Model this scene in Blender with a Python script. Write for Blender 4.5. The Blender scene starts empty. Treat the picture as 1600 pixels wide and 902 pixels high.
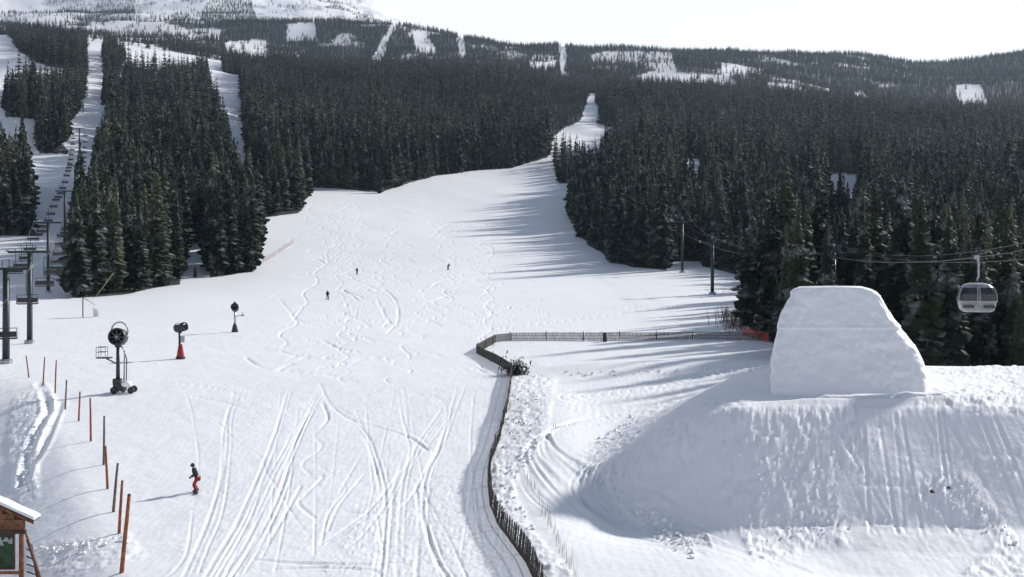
import bpy, math, random
import numpy as np
from mathutils import Vector, Matrix
random.seed(7); rng = np.random.default_rng(11)
R = math.radians
S = bpy.context.scene
COL = S.collection

# ------------------------------------------------------------------ camera, world, sun, exposure
F = 1931.0; HOR = 346.0; HC = 16.0          # focal length in photo pixels, horizon row, eye height
cam = bpy.data.cameras.new('camera'); camo = bpy.data.objects.new('camera', cam); COL.objects.link(camo)
camo.location = (0, 0, HC); camo.rotation_euler = (R(90), 0, 0)
cam.sensor_width = 36; cam.lens = 36 * F / 1600; cam.shift_y = -(451 - HOR) / 1600
cam.clip_start = 0.5; cam.clip_end = 40000
S.camera = camo
SUN_EL, SUN_AZ = R(27), R(50)               # azimuth clockwise from +Y (towards +X)
w = bpy.data.worlds.new('World'); S.world = w; w.use_nodes = True
nt = w.node_tree; nt.nodes.clear()
out = nt.nodes.new('ShaderNodeOutputWorld'); bg = nt.nodes.new('ShaderNodeBackground')
sky = nt.nodes.new('ShaderNodeTexSky'); sky.sky_type = 'NISHITA'; sky.sun_disc = False
sky.sun_elevation = SUN_EL; sky.sun_rotation = SUN_AZ; sky.altitude = 1700
sky.air_density = 1.0; sky.dust_density = 2.5; sky.ozone_density = 1.0
veil = nt.nodes.new('ShaderNodeMix'); veil.data_type = 'RGBA'; veil.blend_type = 'MIX'
tc = nt.nodes.new('ShaderNodeTexCoord'); nz = nt.nodes.new('ShaderNodeTexNoise')
nz.inputs['Scale'].default_value = 2.2; nz.inputs['Detail'].default_value = 5
mr = nt.nodes.new('ShaderNodeMapRange'); mr.inputs[1].default_value = .3; mr.inputs[2].default_value = .75
mr.inputs[3].default_value = .88; mr.inputs[4].default_value = 1.0
nt.links.new(tc.outputs['Generated'], nz.inputs['Vector']); nt.links.new(nz.outputs['Fac'], mr.inputs[0])
sxyz = nt.nodes.new('ShaderNodeSeparateXYZ'); nt.links.new(tc.outputs['Generated'], sxyz.inputs[0])
el = nt.nodes.new('ShaderNodeMapRange'); el.interpolation_type = 'SMOOTHSTEP'
for i_, v_ in ((1, .14), (2, .5), (3, 1.0), (4, .07)): el.inputs[i_].default_value = v_
nt.links.new(sxyz.outputs[2], el.inputs[0])
ml = nt.nodes.new('ShaderNodeMath'); ml.operation = 'MULTIPLY'; nt.links.new(mr.outputs[0], ml.inputs[0]); nt.links.new(el.outputs[0], ml.inputs[1])
nt.links.new(ml.outputs[0], veil.inputs[0]); nt.links.new(sky.outputs[0], veil.inputs[6])
veil.inputs[7].default_value = (12.0, 12.3, 12.9, 1)      # thin high cloud veil
nt.links.new(veil.outputs[2], bg.inputs[0]); bg.inputs[1].default_value = 0.08
nt.links.new(bg.outputs[0], out.inputs[0])
sl = bpy.data.lights.new('sun', 'SUN'); sl.energy = 4.4; sl.angle = R(2.6); sl.color = (1, .97, .925)
so = bpy.data.objects.new('sun', sl); COL.objects.link(so)
sd = Vector((math.sin(SUN_AZ) * math.cos(SUN_EL), math.cos(SUN_AZ) * math.cos(SUN_EL), math.sin(SUN_EL)))
so.rotation_euler = (-sd).to_track_quat('-Z', 'Y').to_euler()
S.view_settings.view_transform = 'Standard'; S.view_settings.look = 'None'
S.view_settings.exposure = 0.27; S.view_settings.gamma = 1
S.render.engine = 'CYCLES'
S.cycles.volume_bounces = 0; S.cycles.max_bounces = 5; S.cycles.diffuse_bounces = 3

# ------------------------------------------------------------------ helpers
def tag(o, label=None, cat=None, group=None, kind=None):
    if label: o['label'] = label
    if cat: o['category'] = cat
    if group: o['group'] = group
    if kind: o['kind'] = kind
    return o
def empty(name, loc, rz=0, label=None, cat=None, group=None):
    o = bpy.data.objects.new(name, None); COL.objects.link(o); o.location = loc; o.rotation_euler.z = rz
    o.empty_display_size = .3
    return tag(o, label, cat, group)
def link_mesh(name, me, parent=None):
    o = bpy.data.objects.new(name, me); COL.objects.link(o)
    if parent is not None: o.parent = parent
    return o
def copy_tree(o, parent=None):
    c = o.copy(); COL.objects.link(c); c.parent = parent
    for ch in list(o.children): copy_tree(ch, c)
    return c
class MB:
    def __init__(s): s.v = []; s.f = []; s.m = []; s.mi = 0
    def add(s, vs, fs):
        n = len(s.v); s.v += [tuple(q) for q in vs]
        for f in fs: s.f.append(tuple(i + n for i in f)); s.m.append(s.mi)
        return s
    def box(s, c, size, rot=None, taper=1.0):
        x, y, z = [q / 2 for q in size]
        vs = [Vector((a * x * (taper if k > 0 else 1), b * y * (taper if k > 0 else 1), k * z)) for k in (-1, 1) for b in (-1, 1) for a in (-1, 1)]
        if rot is not None: vs = [rot @ q for q in vs]
        c = Vector(c)
        return s.add([q + c for q in vs], [(0, 2, 3, 1), (4, 5, 7, 6), (0, 1, 5, 4), (2, 6, 7, 3), (0, 4, 6, 2), (1, 3, 7, 5)])
    def tube(s, pts, r, n=8, cap=True):
        pts = [Vector(p) for p in pts]
        rs = r if isinstance(r, (list, tuple)) else [r] * len(pts)
        vs = []; up = None
        for i, p in enumerate(pts):
            d = (pts[min(i + 1, len(pts) - 1)] - pts[max(i - 1, 0)])
            d = d.normalized() if d.length > 0 else Vector((0, 0, 1))
            if up is None: up = Vector((0, 0, 1)) if abs(d.z) < .9 else Vector((1, 0, 0))
            a = d.cross(up).normalized(); b = a.cross(d).normalized()
            up = b
            for k in range(n):
                t = 2 * math.pi * k / n
                vs.append(p + a * math.cos(t) * rs[i] + b * math.sin(t) * rs[i])
        fs = [(i * n + k, i * n + (k + 1) % n, (i + 1) * n + (k + 1) % n, (i + 1) * n + k) for i in range(len(pts) - 1) for k in range(n)]
        if cap: fs += [tuple(range(n - 1, -1, -1)), tuple(range((len(pts) - 1) * n, len(pts) * n))]
        return s.add(vs, fs)
    def lathe(s, prof, c, axis=(0, 0, 1), n=20):      # prof: (radius, along)
        c = Vector(c); ax = Vector(axis).normalized()
        u = Vector((0, 0, 1)) if abs(ax.z) < .9 else Vector((1, 0, 0))
        a = ax.cross(u).normalized(); b = ax.cross(a).normalized(); vs = []
        for r, h in prof:
            for k in range(n):
                t = 2 * math.pi * k / n
                vs.append(c + ax * h + a * math.cos(t) * r + b * math.sin(t) * r)
        return s.add(vs, [(i * n + k, (i + 1) * n + k, (i + 1) * n + (k + 1) % n, i * n + (k + 1) % n) for i in range(len(prof) - 1) for k in range(n)])
    def ball(s, c, r, n=10, m=7, noise=0):
        c = Vector(c); r = Vector(r) if not isinstance(r, (int, float)) else Vector((r, r, r)); vs = []
        for i in range(m + 1):
            p = math.pi * i / m
            for k in range(n):
                t = 2 * math.pi * k / n; q = 1 + random.uniform(-noise, noise)
                vs.append(c + Vector((r.x * math.sin(p) * math.cos(t), r.y * math.sin(p) * math.sin(t), r.z * math.cos(p))) * q)
        return s.add(vs, [(i * n + k, (i + 1) * n + k, (i + 1) * n + (k + 1) % n, i * n + (k + 1) % n) for i in range(m) for k in range(n)])
    def mesh(s, name, mats, smooth=False):
        me = bpy.data.meshes.new(name); me.from_pydata(s.v, [], s.f)
        for m in (mats if isinstance(mats, (list, tuple)) else [mats]): me.materials.append(m)
        me.polygons.foreach_set('material_index', s.m)
        if smooth: me.polygons.foreach_set('use_smooth', [True] * len(me.polygons))
        me.update(); return me
    def build(s, name, mats, parent=None, smooth=False):
        return link_mesh(name, s.mesh(name, mats, smooth), parent)

# ------------------------------------------------------------------ materials
def newmat(name):
    m = bpy.data.materials.new(name); m.use_nodes = True
    return m, m.node_tree, m.node_tree.nodes['Principled BSDF']
def paint(name, col, rough=.6, metal=0, var=.25, scale=3.0, col2=None, bump=0):
    m, t, b = newmat(name)
    n = t.nodes.new('ShaderNodeTexNoise'); n.inputs['Scale'].default_value = scale; n.inputs['Detail'].default_value = 6
    c = t.nodes.new('ShaderNodeTexCoord'); t.links.new(c.outputs['Object'], n.inputs['Vector'])
    mx = t.nodes.new('ShaderNodeMix'); mx.data_type = 'RGBA'
    mx.inputs[6].default_value = (*[q * (1 - var) for q in col], 1)
    mx.inputs[7].default_value = (*(col2 or [min(1, q * (1 + var)) for q in col]), 1)
    r = t.nodes.new('ShaderNodeMapRange'); r.inputs[1].default_value = .35; r.inputs[2].default_value = .65
    t.links.new(n.outputs['Fac'], r.inputs[0]); t.links.new(r.outputs[0], mx.inputs[0])
    t.links.new(mx.outputs[2], b.inputs['Base Color'])
    b.inputs['Roughness'].default_value = rough; b.inputs['Metallic'].default_value = metal
    if bump:
        bp = t.nodes.new('ShaderNodeBump'); bp.inputs['Distance'].default_value = bump; bp.inputs['Strength'].default_value = .6
        t.links.new(n.outputs['Fac'], bp.inputs['Height']); t.links.new(bp.outputs[0], b.inputs['Normal'])
    return m
def snow_mat(name, terrain=False):
    m, t, b = newmat(name)
    geo = t.nodes.new('ShaderNodeNewGeometry')
    def noise(scale, det=5):
        n = t.nodes.new('ShaderNodeTexNoise'); n.inputs['Scale'].default_value = scale; n.inputs['Detail'].default_value = det
        t.links.new(geo.outputs['Position'], n.inputs['Vector']); return n.outputs['Fac']
    def math_(op, a, bb, cl=False):
        q = t.nodes.new('ShaderNodeMath'); q.operation = op; q.use_clamp = cl
        for i, v in enumerate((a, bb)):
            if isinstance(v, (int, float)): q.inputs[i].default_value = v
            else: t.links.new(v, q.inputs[i])
        return q.outputs[0]
    col = t.nodes.new('ShaderNodeMix'); col.data_type = 'RGBA'
    col.inputs[6].default_value = (.80, .815, .84, 1); col.inputs[7].default_value = (.88, .885, .895, 1)
    t.links.new(noise(.15), col.inputs[0]); csock = col.outputs[2]
    h = math_('ADD', math_('MULTIPLY', noise(1.3, 7), .16), math_('MULTIPLY', noise(9, 4), .03))
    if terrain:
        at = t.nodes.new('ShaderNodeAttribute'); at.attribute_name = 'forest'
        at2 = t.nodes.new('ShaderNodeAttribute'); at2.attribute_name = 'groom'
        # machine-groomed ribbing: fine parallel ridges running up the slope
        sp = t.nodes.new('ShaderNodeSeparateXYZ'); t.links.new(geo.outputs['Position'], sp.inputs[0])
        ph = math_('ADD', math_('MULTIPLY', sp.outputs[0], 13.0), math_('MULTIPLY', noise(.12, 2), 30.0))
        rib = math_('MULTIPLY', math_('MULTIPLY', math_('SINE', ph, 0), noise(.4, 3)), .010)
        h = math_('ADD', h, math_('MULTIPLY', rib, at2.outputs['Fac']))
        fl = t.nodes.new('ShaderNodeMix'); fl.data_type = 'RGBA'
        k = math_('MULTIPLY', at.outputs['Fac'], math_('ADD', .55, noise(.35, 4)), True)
        t.links.new(k, fl.inputs[0]); t.links.new(csock, fl.inputs[6]); fl.inputs[7].default_value = (.045, .047, .042, 1)  # dark floor colour under the trees stands in for shaded snow
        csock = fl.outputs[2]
    t.links.new(csock, b.inputs['Base Color'])
    bp = t.nodes.new('ShaderNodeBump'); bp.inputs['Distance'].default_value = 1.0; bp.inputs['Strength'].default_value = .38
    t.links.new(h, bp.inputs['Height']); t.links.new(bp.outputs[0], b.inputs['Normal'])
    b.inputs['Roughness'].default_value = .55; b.inputs['Specular IOR Level'].default_value = .35
    return m
def needle_mat(name, base, tint, frost):
    m, t, b = newmat(name)
    oi = t.nodes.new('ShaderNodeObjectInfo'); geo = t.nodes.new('ShaderNodeNewGeometry')
    rp = t.nodes.new('ShaderNodeValToRGB'); e = rp.color_ramp.elements
    e[0].position = 0; e[0].color = (*base, 1); e[1].position = 1; e[1].color = (*tint, 1)
    x = rp.color_ramp.elements.new(.5); x.color = (.017, .034, .019, 1)
    x = rp.color_ramp.elements.new(.85); x.color = (.046, .066, .036, 1)
    nb_ = t.nodes.new('ShaderNodeTexNoise'); nb_.inputs['Scale'].default_value = .022; nb_.inputs['Detail'].default_value = 4
    t.links.new(geo.outputs['Position'], nb_.inputs['Vector'])
    mb_ = t.nodes.new('ShaderNodeMapRange'); mb_.inputs[1].default_value = .35; mb_.inputs[2].default_value = .68; mb_.inputs[3].default_value = -.25; mb_.inputs[4].default_value = .42
    t.links.new(nb_.outputs['Fac'], mb_.inputs[0])
    ad_ = t.nodes.new('ShaderNodeMath'); ad_.operation = 'MULTIPLY_ADD'; ad_.use_clamp = True; ad_.inputs[1].default_value = .8
    t.links.new(oi.outputs['Random'], ad_.inputs[0]); t.links.new(mb_.outputs[0], ad_.inputs[2]); t.links.new(ad_.outputs[0], rp.inputs[0])
    n = t.nodes.new('ShaderNodeTexNoise'); n.inputs['Scale'].default_value = .45; n.inputs['Detail'].default_value = 9
    t.links.new(geo.outputs['Position'], n.inputs['Vector'])
    r = t.nodes.new('ShaderNodeMapRange'); r.inputs[1].default_value = .52; r.inputs[2].default_value = .74; r.inputs[4].default_value = frost
    t.links.new(n.outputs['Fac'], r.inputs[0])
    mx = t.nodes.new('ShaderNodeMix'); mx.data_type = 'RGBA'; mx.inputs[7].default_value = (.42, .44, .46, 1)
    t.links.new(r.outputs[0], mx.inputs[0]); t.links.new(rp.outputs[0], mx.inputs[6]); t.links.new(mx.outputs[2], b.inputs['Base Color'])
    b.inputs['Roughness'].default_value = .8; b.inputs['Specular IOR Level'].default_value = .15
    return m
M = dict(
    ground=snow_mat('groomed_snow', True), snow=snow_mat('packed_snow'),
    needles=needle_mat('needles', (.007, .015, .010), (.115, .122, .068), .62),
    frosted=needle_mat('frosted_needles', (.04, .05, .042), (.10, .10, .085), 1.0),
    bark=paint('bark', (.09, .07, .055), .9, var=.4, scale=5),
    dark=paint('dark_green_steel', (.018, .03, .03), .5, .3), black=paint('black_plastic', (.012, .012, .014), .45, var=.3),
    grey=paint('galvanised_steel', (.32, .34, .36), .45, .6), cable=paint('wire_rope', (.10, .105, .11), .5, .5),
    white=paint('grey_enamel', (.20, .21, .225), .4), glass=paint('tinted_glass', (.012, .016, .02), .08),
    red=paint('red_padding', (.26, .014, .014), .7, var=.35), orange=paint('orange_netting', (.55, .06, .02), .7),
    pole=paint('orange_brown_wood', (.25, .075, .03), .75, var=.45, scale=6, bump=.01), polegrey=paint('weathered_wood', (.14, .105, .08), .85, var=.4, scale=6),
    wood=paint('stained_timber', (.17, .06, .022), .6, var=.45, scale=4, bump=.01), picket=paint('dark_picket_wood', (.035, .030, .028), .9, var=.5, scale=2),
    pickfar=paint('weathered_pickets', (.06, .054, .05), .9, var=.5, scale=1.5),
    railwood=paint('dark_timber', (.06, .035, .022), .8), brush=paint('bare_twigs', (.10, .075, .055), .9), straw=paint('dry_stalks', (.36, .31, .24), .9),
    blackcloth=paint('black_cloth', (.012, .013, .017), .85), redcloth=paint('red_cloth', (.26, .016, .016), .8), skin=paint('skin', (.5, .3, .22), .6, var=.05),
    bluecloth=paint('dark_blue_cloth', (.02, .03, .06), .85), green=paint('green_print', (.014, .04, .015), .7, var=.7, scale=2.5),
    bamboo=paint('yellow_bamboo', (.42, .36, .2), .7), pink=paint('faded_red_netting', (.42, .20, .19), .8))

# ------------------------------------------------------------------ terrain
def sstep(a, b, x):
    t = np.clip((x - a) / (b - a), 0, 1); return t * t * (3 - 2 * t)
def vnoise(x, y, seed=0):
    x = np.asarray(x, float); y = np.asarray(y, float)
    xi = np.floor(x); yi = np.floor(y); fx = x - xi; fy = y - yi
    fx = fx * fx * (3 - 2 * fx); fy = fy * fy * (3 - 2 * fy)
    def h(a, b):
        s = np.sin(a * 127.1 + b * 311.7 + seed * 74.7) * 43758.5453
        return s - np.floor(s)
    return (h(xi, yi) * (1 - fx) + h(xi + 1, yi) * fx) * (1 - fy) + (h(xi, yi + 1) * (1 - fx) + h(xi + 1, yi + 1) * fx) * fy - .5
def fbm(x, y, o=4, seed=0):
    s = 0; a = 1.0
    for k in range(o): s = s + a * vnoise(x * 2 ** k + k * 17.3, y * 2 ** k - k * 9.1, seed + k); a *= .5
    return s
near_z = {20: -3.1, 30: -2.9, 60: -2, 90: -1, 125: 0, 160: 0, 200: .2, 250: .9}
DF = [300, 350, 400, 470, 560, 680, 820, 1000, 1250, 1600, 2000, 2400, 2800, 3200, 3800, 5000, 7000, 12000]
TAB = {
 -200: [430, 385, 345, 300, 250, 205, 160, 110, 75, 60, 50, 45, 40, 35, 20, -40, -110, 60],
 0:    [430, 385, 345, 300, 250, 205, 160, 110, 75, 60, 50, 45, 40, 35, 20, -40, -110, 60],
 130:  [432, 392, 352, 300, 250, 205, 160, 112, 80, 68, 60, 50, 44, 36, 22, -30, -110, 60],
 300:  [432, 400, 355, 305, 255, 205, 158, 122, 105, 92, 75, 58, 46, 38, 26, -18, -90, 60],
 450:  [434, 404, 368, 322, 285, 240, 192, 150, 124, 116, 104, 76, 42, 40, 36, -5, -30, 90],
 600:  [436, 410, 375, 335, 295, 250, 205, 152, 128, 118, 108, 75, 36, 52, 60, 30, 10, 120],
 750:  [437, 414, 386, 345, 300, 260, 212, 158, 130, 122, 108, 84, 62, 70, 90, 110, 130, 160],
 850:  [437, 416, 390, 350, 302, 258, 208, 172, 148, 134, 114, 96, 77, 85, 110, 130, 150, 180],
 950:  [438, 414, 390, 350, 302, 256, 216, 182, 156, 140, 124, 100, 76, 85, 110, 130, 150, 180],
 1080: [438, 414, 388, 348, 304, 260, 226, 192, 165, 146, 128, 104, 77, 85, 110, 130, 150, 180],
 1200: [438, 412, 388, 348, 304, 264, 230, 200, 174, 154, 134, 110, 92, 95, 115, 130, 150, 180],
 1330: [438, 414, 390, 350, 308, 270, 238, 208, 184, 168, 148, 120, 92, 98, 115, 130, 150, 180],
 1460: [438, 414, 390, 352, 312, 276, 244, 214, 196, 182, 162, 130, 108, 110, 120, 130, 150, 180],
 1600: [438, 414, 390, 352, 312, 276, 244, 214, 198, 184, 158, 116, 70, 85, 100, 120, 150, 180],
 1900: [438, 414, 390, 352, 312, 276, 240, 210, 190, 170, 140, 95, 40, 60, 80, 100, 150, 180]}
_nd = sorted(near_z); ND = np.array(_nd + DF, float)
_PX = np.arange(-200, 1901, 20.0); _LD = np.linspace(math.log(20), math.log(12000), 260)
def _build():
    keys = sorted(TAB); arr = []
    nr = [HOR + (HC - near_z[d]) * F / d for d in _nd]
    L = np.log(ND)
    for k in keys:
        z = HC - (np.array(nr + TAB[k]) - HOR) * ND / F
        arr.append(np.interp(_LD, L, z / ND))           # elevation / distance
    arr = np.array(arr)
    T = np.array([np.interp(_PX, keys, arr[:, j]) for j in range(arr.shape[1])]).T
    ker = np.array([1, 2, 3, 2, 1.]); ker /= ker.sum()
    for _ in range(2):
        P = np.pad(T, ((2, 2), (0, 0)), 'edge'); T = sum(ker[i] * P[i:i + T.shape[0]] for i in range(5))
    for _ in range(2):
        P = np.pad(T, ((0, 0), (2, 2)), 'edge'); P[:, :2] = T[:, :1]; T2 = sum(ker[i] * P[:, i:i + T.shape[1]] for i in range(5))
        T = T2
    return T
_T = _build()
def table_z(x, y):
    px = np.clip(800 + F * x / y, -199.9, 1899.9); u = (px + 200) / 20
    v = np.clip((np.log(y) - _LD[0]) / (_LD[1] - _LD[0]), 0, len(_LD) - 1.001)
    i = np.floor(u).astype(int); j = np.floor(v).astype(int); i = np.clip(i, 0, len(_PX) - 2)
    fu = u - i; fv = v - j
    return y * ((_T[i, j] * (1 - fu) + _T[i + 1, j] * fu) * (1 - fv) + (_T[i, j + 1] * (1 - fu) + _T[i + 1, j + 1] * fu) * fv)
MY = np.array([20, 50, 60, 66, 69, 71.6, 79.0, 79.7, 80.6, 82, 101, 104, 116, 132.])
MZ = np.array([-3, -2.7, -2.7, -2.75, -2.45, -1.7, 3.65, 4.05, 4.15, 4.15, 4.1, 3.7, 1.2, -1])
FY = np.array([20, 55, 62, 68, 76, 84, 92, 100, 110, 125.])
FX0 = np.array([14, 12, 10.0, 8.0, 4.4, 4.0, 6.0, 8.5, 12, 18])
FX1 = np.array([26, 24, 21.0, 18, 15.0, 15.5, 18, 21.5, 28, 35])
def Z(x, y):
    x = np.asarray(x, float); y = np.maximum(np.asarray(y, float), 20.0)
    z = table_z(x, y)
    # right of the run behind the park mound the ground lies lower
    z = z - 3.2 * sstep(44, 62, x) * sstep(95, 125, y) * (1 - sstep(230, 330, y))
    # raised snow platform of the terrain park with its rounded flank
    mz = np.interp(y - 1.2 * fbm(x / 14, x * 0 + 3.3, 2, 9), MY, MZ) + .25 * fbm(x / 9, y / 9, 2, 4)
    x0 = np.interp(y, FY, FX0); x1 = np.interp(y, FY, FX1)
    wl = sstep(0, 1, (x - x0) / (x1 - x0)) ** .8
    z = z + wl * np.where(y < 76, mz - z, np.maximum(mz - z, 0))
    # lip in front of the jump and the scooped rim
    z = z + .35 * np.exp(-((y - 80.9 - .05 * (x - 25)) / .7) ** 2) * sstep(15, 20, x)
    z = z - 1.1 * np.exp(-(((x - 7) / 4.5) ** 2 + ((y - 76) / 7) ** 2))
    # berm under the fence edge of the park
    z = z + .5 * np.exp(-(((x - 3.5) / 3) ** 2)) * sstep(60, 80, y) * (1 - sstep(110, 125, y))
    z = z + .8 * np.exp(-((y - 132 - .1 * x) / 5.0) ** 2) * sstep(1, 10, x) * (1 - sstep(60, 80, x))
    # hollow left of the row of poles
    t = (x + 19.0) * .909 + (y - 62) * .417        # signed distance from the pole line
    tt = np.clip(-t, 0, 60); z = z - .45 * (tt - 2.2 * (1 - np.exp(-tt / 2.2))) * (1 - sstep(104, 132, y)) * np.where(tt > 25, 25 / np.maximum(tt, 1), 1)
    z = z + (2.2 * fbm(x / 45, y / 60, 3, 12)) * sstep(330, 420, y) * (1 - sstep(900, 1100, y)) * sstep(.20, .26, -x / y)
    z = z + 16 * fbm(x / 95, y / 170, 3, 14) * sstep(430, 620, y) * (1 - sstep(1100, 1500, y)) * (1 - .9 * sstep(-.25, -.19, x / y) * (1 - sstep(.06, .12, x / y)) * (1 - sstep(640, 900, y)))
    # undulation
    z = z + .28 * fbm(x / 23, y / 34, 3, 1) * sstep(30, 60, y) + .9 * fbm(x / 60, y / 90, 3, 2) * sstep(220, 420, y)
    z = z + (26 * fbm(x / 300, y / 420, 4, 3)) * sstep(1500, 2300, y) + 4 * fbm(x / 120, y / 150, 3, 6) * sstep(900, 1600, y) + 150 * fbm(x / 800, y / 1000, 5, 5) * sstep(3300, 5200, y)
    return z
_dl = np.exp(np.linspace(math.log(35), math.log(3400), 2600))
def hit(px, row):
    u = (px - 800) / F; s = (row - HOR) / F
    zz = Z(u * _dl, _dl); ray = HC - s * _dl
    k = np.argmax(zz >= ray)
    if zz[k] < ray[k]: k = len(_dl) - 1
    if k > 0:
        a = ray[k - 1] - zz[k - 1]; b = zz[k] - ray[k]; t = a / (a + b + 1e-9)
        d = _dl[k - 1] + t * (_dl[k] - _dl[k - 1])
    else: d = _dl[0]
    return Vector((u * d, d, float(Z(u * d, d))))
def ztop(p, row): return HC - (row - HOR) / F * p.y      # height at which something at p shows in this row

# forest masks, in (column, ground row) as seen over the heightfield, evaluated at world points
def inpoly(px, py, poly):
    r = np.zeros(px.shape, bool); n = len(poly); j = n - 1
    for i in range(n):
        xi, yi = poly[i]; xj, yj = poly[j]
        if yi != yj: r ^= ((yi > py) != (yj > py)) & (px < (xj - xi) * (py - yi) / (yj - yi) + xi)
        j = i
    return r
STANDS = [
 ('left', [(118, 464), (205, 458), (284, 446), (290, 425), (288, 382), (328, 374), (333, 433), (396, 424), (410, 300), (380, 250), (342, 150), (328, 112), (196, 112), (172, 190), (150, 300), (140, 380)]),
 ('edge', [(-150, 372), (42, 366), (44, 300), (10, 290), (-150, 300)]),
 ('high', [(-60, 40), (0, 52), (20, 60), (32, 82), (70, 102), (132, 114), (134, 46), (60, 40), (-60, 32)]),
 ('high', [(14, 158), (14, 185), (58, 187), (60, 242), (104, 242), (106, 190), (130, 165), (133, 110), (95, 130)]),
 ('high', [(160, 165), (178, 160), (196, 90), (162, 80)]),
 ('middle', [(372, 292), (368, 112), (900, 112), (925, 140), (905, 190), (868, 210), (858, 248), (800, 262), (700, 270), (640, 284), (600, 300), (565, 300), (478, 292), (470, 332), (412, 338), (405, 282)]),
 ('right', [(893, 352), (955, 410), (1000, 416), (1050, 424), (1090, 418), (1165, 434), (1188, 462), (1172, 512), (1180, 520), (1250, 575), (1900, 605), (1900, 130), (930, 130), (934, 195), (968, 205), (968, 232), (940, 238), (925, 262), (893, 278)]),
 ('right', [(864, 250), (892, 250), (894, 284), (870, 286)])]
GAPS = [[(1064, 248), (1098, 248), (1096, 365), (1068, 365)], [(1286, 275), (1350, 272), (1338, 392), (1295, 392)], [(1040, 425), (1100, 425), (1094, 408), (1050, 408)],
        [(918, 152), (924, 150), (931, 176), (928, 197), (910, 196), (916, 172)], [(322, 95), (372, 95), (380, 200), (390, 262), (414, 270), (410, 348), (364, 348), (358, 250), (340, 190), (326, 140)]]
CLEAR = [ # open snow on the far hills
 [(570, 112), (597, 62), (620, 26), (628, 28), (606, 66), (592, 112)], [(448, 38), (492, 34), (495, 62), (448, 64)], [(352, 66), (416, 62), (416, 100), (352, 102)],
 [(642, 50), (662, 48), (684, 80), (676, 86), (650, 82)], [(714, 56), (724, 56), (729, 92), (718, 92)], [(873, 70), (884, 70), (886, 120), (876, 120)],
 [(922, 86), (945, 80), (1048, 82), (1062, 118), (1040, 120), (1010, 102), (930, 100)], [(1125, 104), (1150, 100), (1180, 114), (1130, 120)], [(985, 122), (1020, 112), (1140, 118), (1160, 142), (1120, 142), (1000, 134)],
 [(1198, 128), (1240, 132), (1290, 156), (1285, 168), (1205, 148)], [(1493, 132), (1532, 132), (1548, 184), (1510, 182), (1496, 164)], [(828, 98), (868, 96), (870, 110), (830, 112)], [(640, 112), (700, 100), (740, 104), (690, 112)],
 [(1330, 145), (1345, 142), (1372, 165), (1345, 165)]]
def poly_shift(p, dy): return [(a, b + (dy if b > 0 else 0)) for a, b in p]
def forest_density(x, y):
    px = 800 + F * x / y; z = Z(x, y); row = HOR + (HC - z) * F / y
    jx = px + 14 * fbm(x / 14, y / 20, 2, 21) * np.clip(F / y / 3, .2, 1); jr = row + 7 * fbm(x / 17, y / 25, 2, 22) * np.clip(F / y / 4, .2, 1)
    dens = np.zeros(x.shape); st = np.full(x.shape, -1)
    for k, (nm, p) in enumerate(STANDS):
        mk = inpoly(jx, jr, p) & (y < (2700 if nm == 'high' else 1700)) & (y > 120); dens[mk] = 1; st[mk] = k
    for p in GAPS:
        mk = inpoly(px, jr, p) & (y < 1700); dens[mk] = 0
    far = (y >= 1250) & (y < 3350)
    d2 = np.ones(x.shape)
    for p in CLEAR:
        mk = inpoly(jx, jr, p); d2[mk] = .06
    pale = inpoly(jx, jr, CLEAR[6]); d2[pale] = .22
    pat = fbm(x / 70, y / 120, 3, 31); d2 = d2 * np.where((pat > .27) & (px < 1420), .3, 1)
    left = px < 345                                           # open, snowy upper slopes at the left
    d2 = np.where(left, d2 * np.where((fbm(x / 110, y / 160, 3, 33) > .06) & (row < 95), .9, .10), d2)
    far2 = far & ((y > 1700) | (dens == 0)) & ~((px < 350) & (y < 1700)) & ((y > 1500) | (px > 350))
    dens = np.where(far2, d2, dens); st = np.where(far2, 99, st)
    hi = (y >= 3350) & (y < 5300) & (px < 640)
    cl = inpoly(jx, jr, [(88, -30), (205, -30), (212, 34), (130, 42), (100, 20)]) | inpoly(jx, jr, [(300, 62), (322, 8), (352, -25), (382, -25), (402, 34), (430, 62)])
    dens = np.where(hi, np.where(cl, .6, np.where(fbm(x / 160, y / 200, 3, 35) > .2, .25, .012)), dens); st = np.where(hi, 99, st)
    return dens, st, px, row

# ---- the snow sheet: dense where near, coarse far out
rows_ = np.concatenate([np.arange(1500, 1010, -12.0), np.arange(1000, 490, -1.6)])
dn = (HC + 2) * F / (rows_ - HOR)
dn = dn[(dn > 20)]
_ls = math.log(dn[-1])
df = np.exp(np.concatenate([np.arange(_ls + .003, math.log(720), .0028), np.arange(math.log(723), math.log(1300), .005), np.arange(math.log(1306), math.log(12000), .012)]))
DD = np.concatenate([[20.0], dn, df])
PP = np.concatenate([np.arange(-5200, -400, 200.), np.arange(-400, -40, 20.), np.arange(-40, 1640, 1.8), np.arange(1640, 2000, 20.), np.arange(2000, 6800, 200.)])
GX = (PP[None, :] - 800) / F * DD[:, None]; GY = np.repeat(DD[:, None], len(PP), 1)
GZ = Z(GX, GY)
nr_, nc_ = GZ.shape
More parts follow.
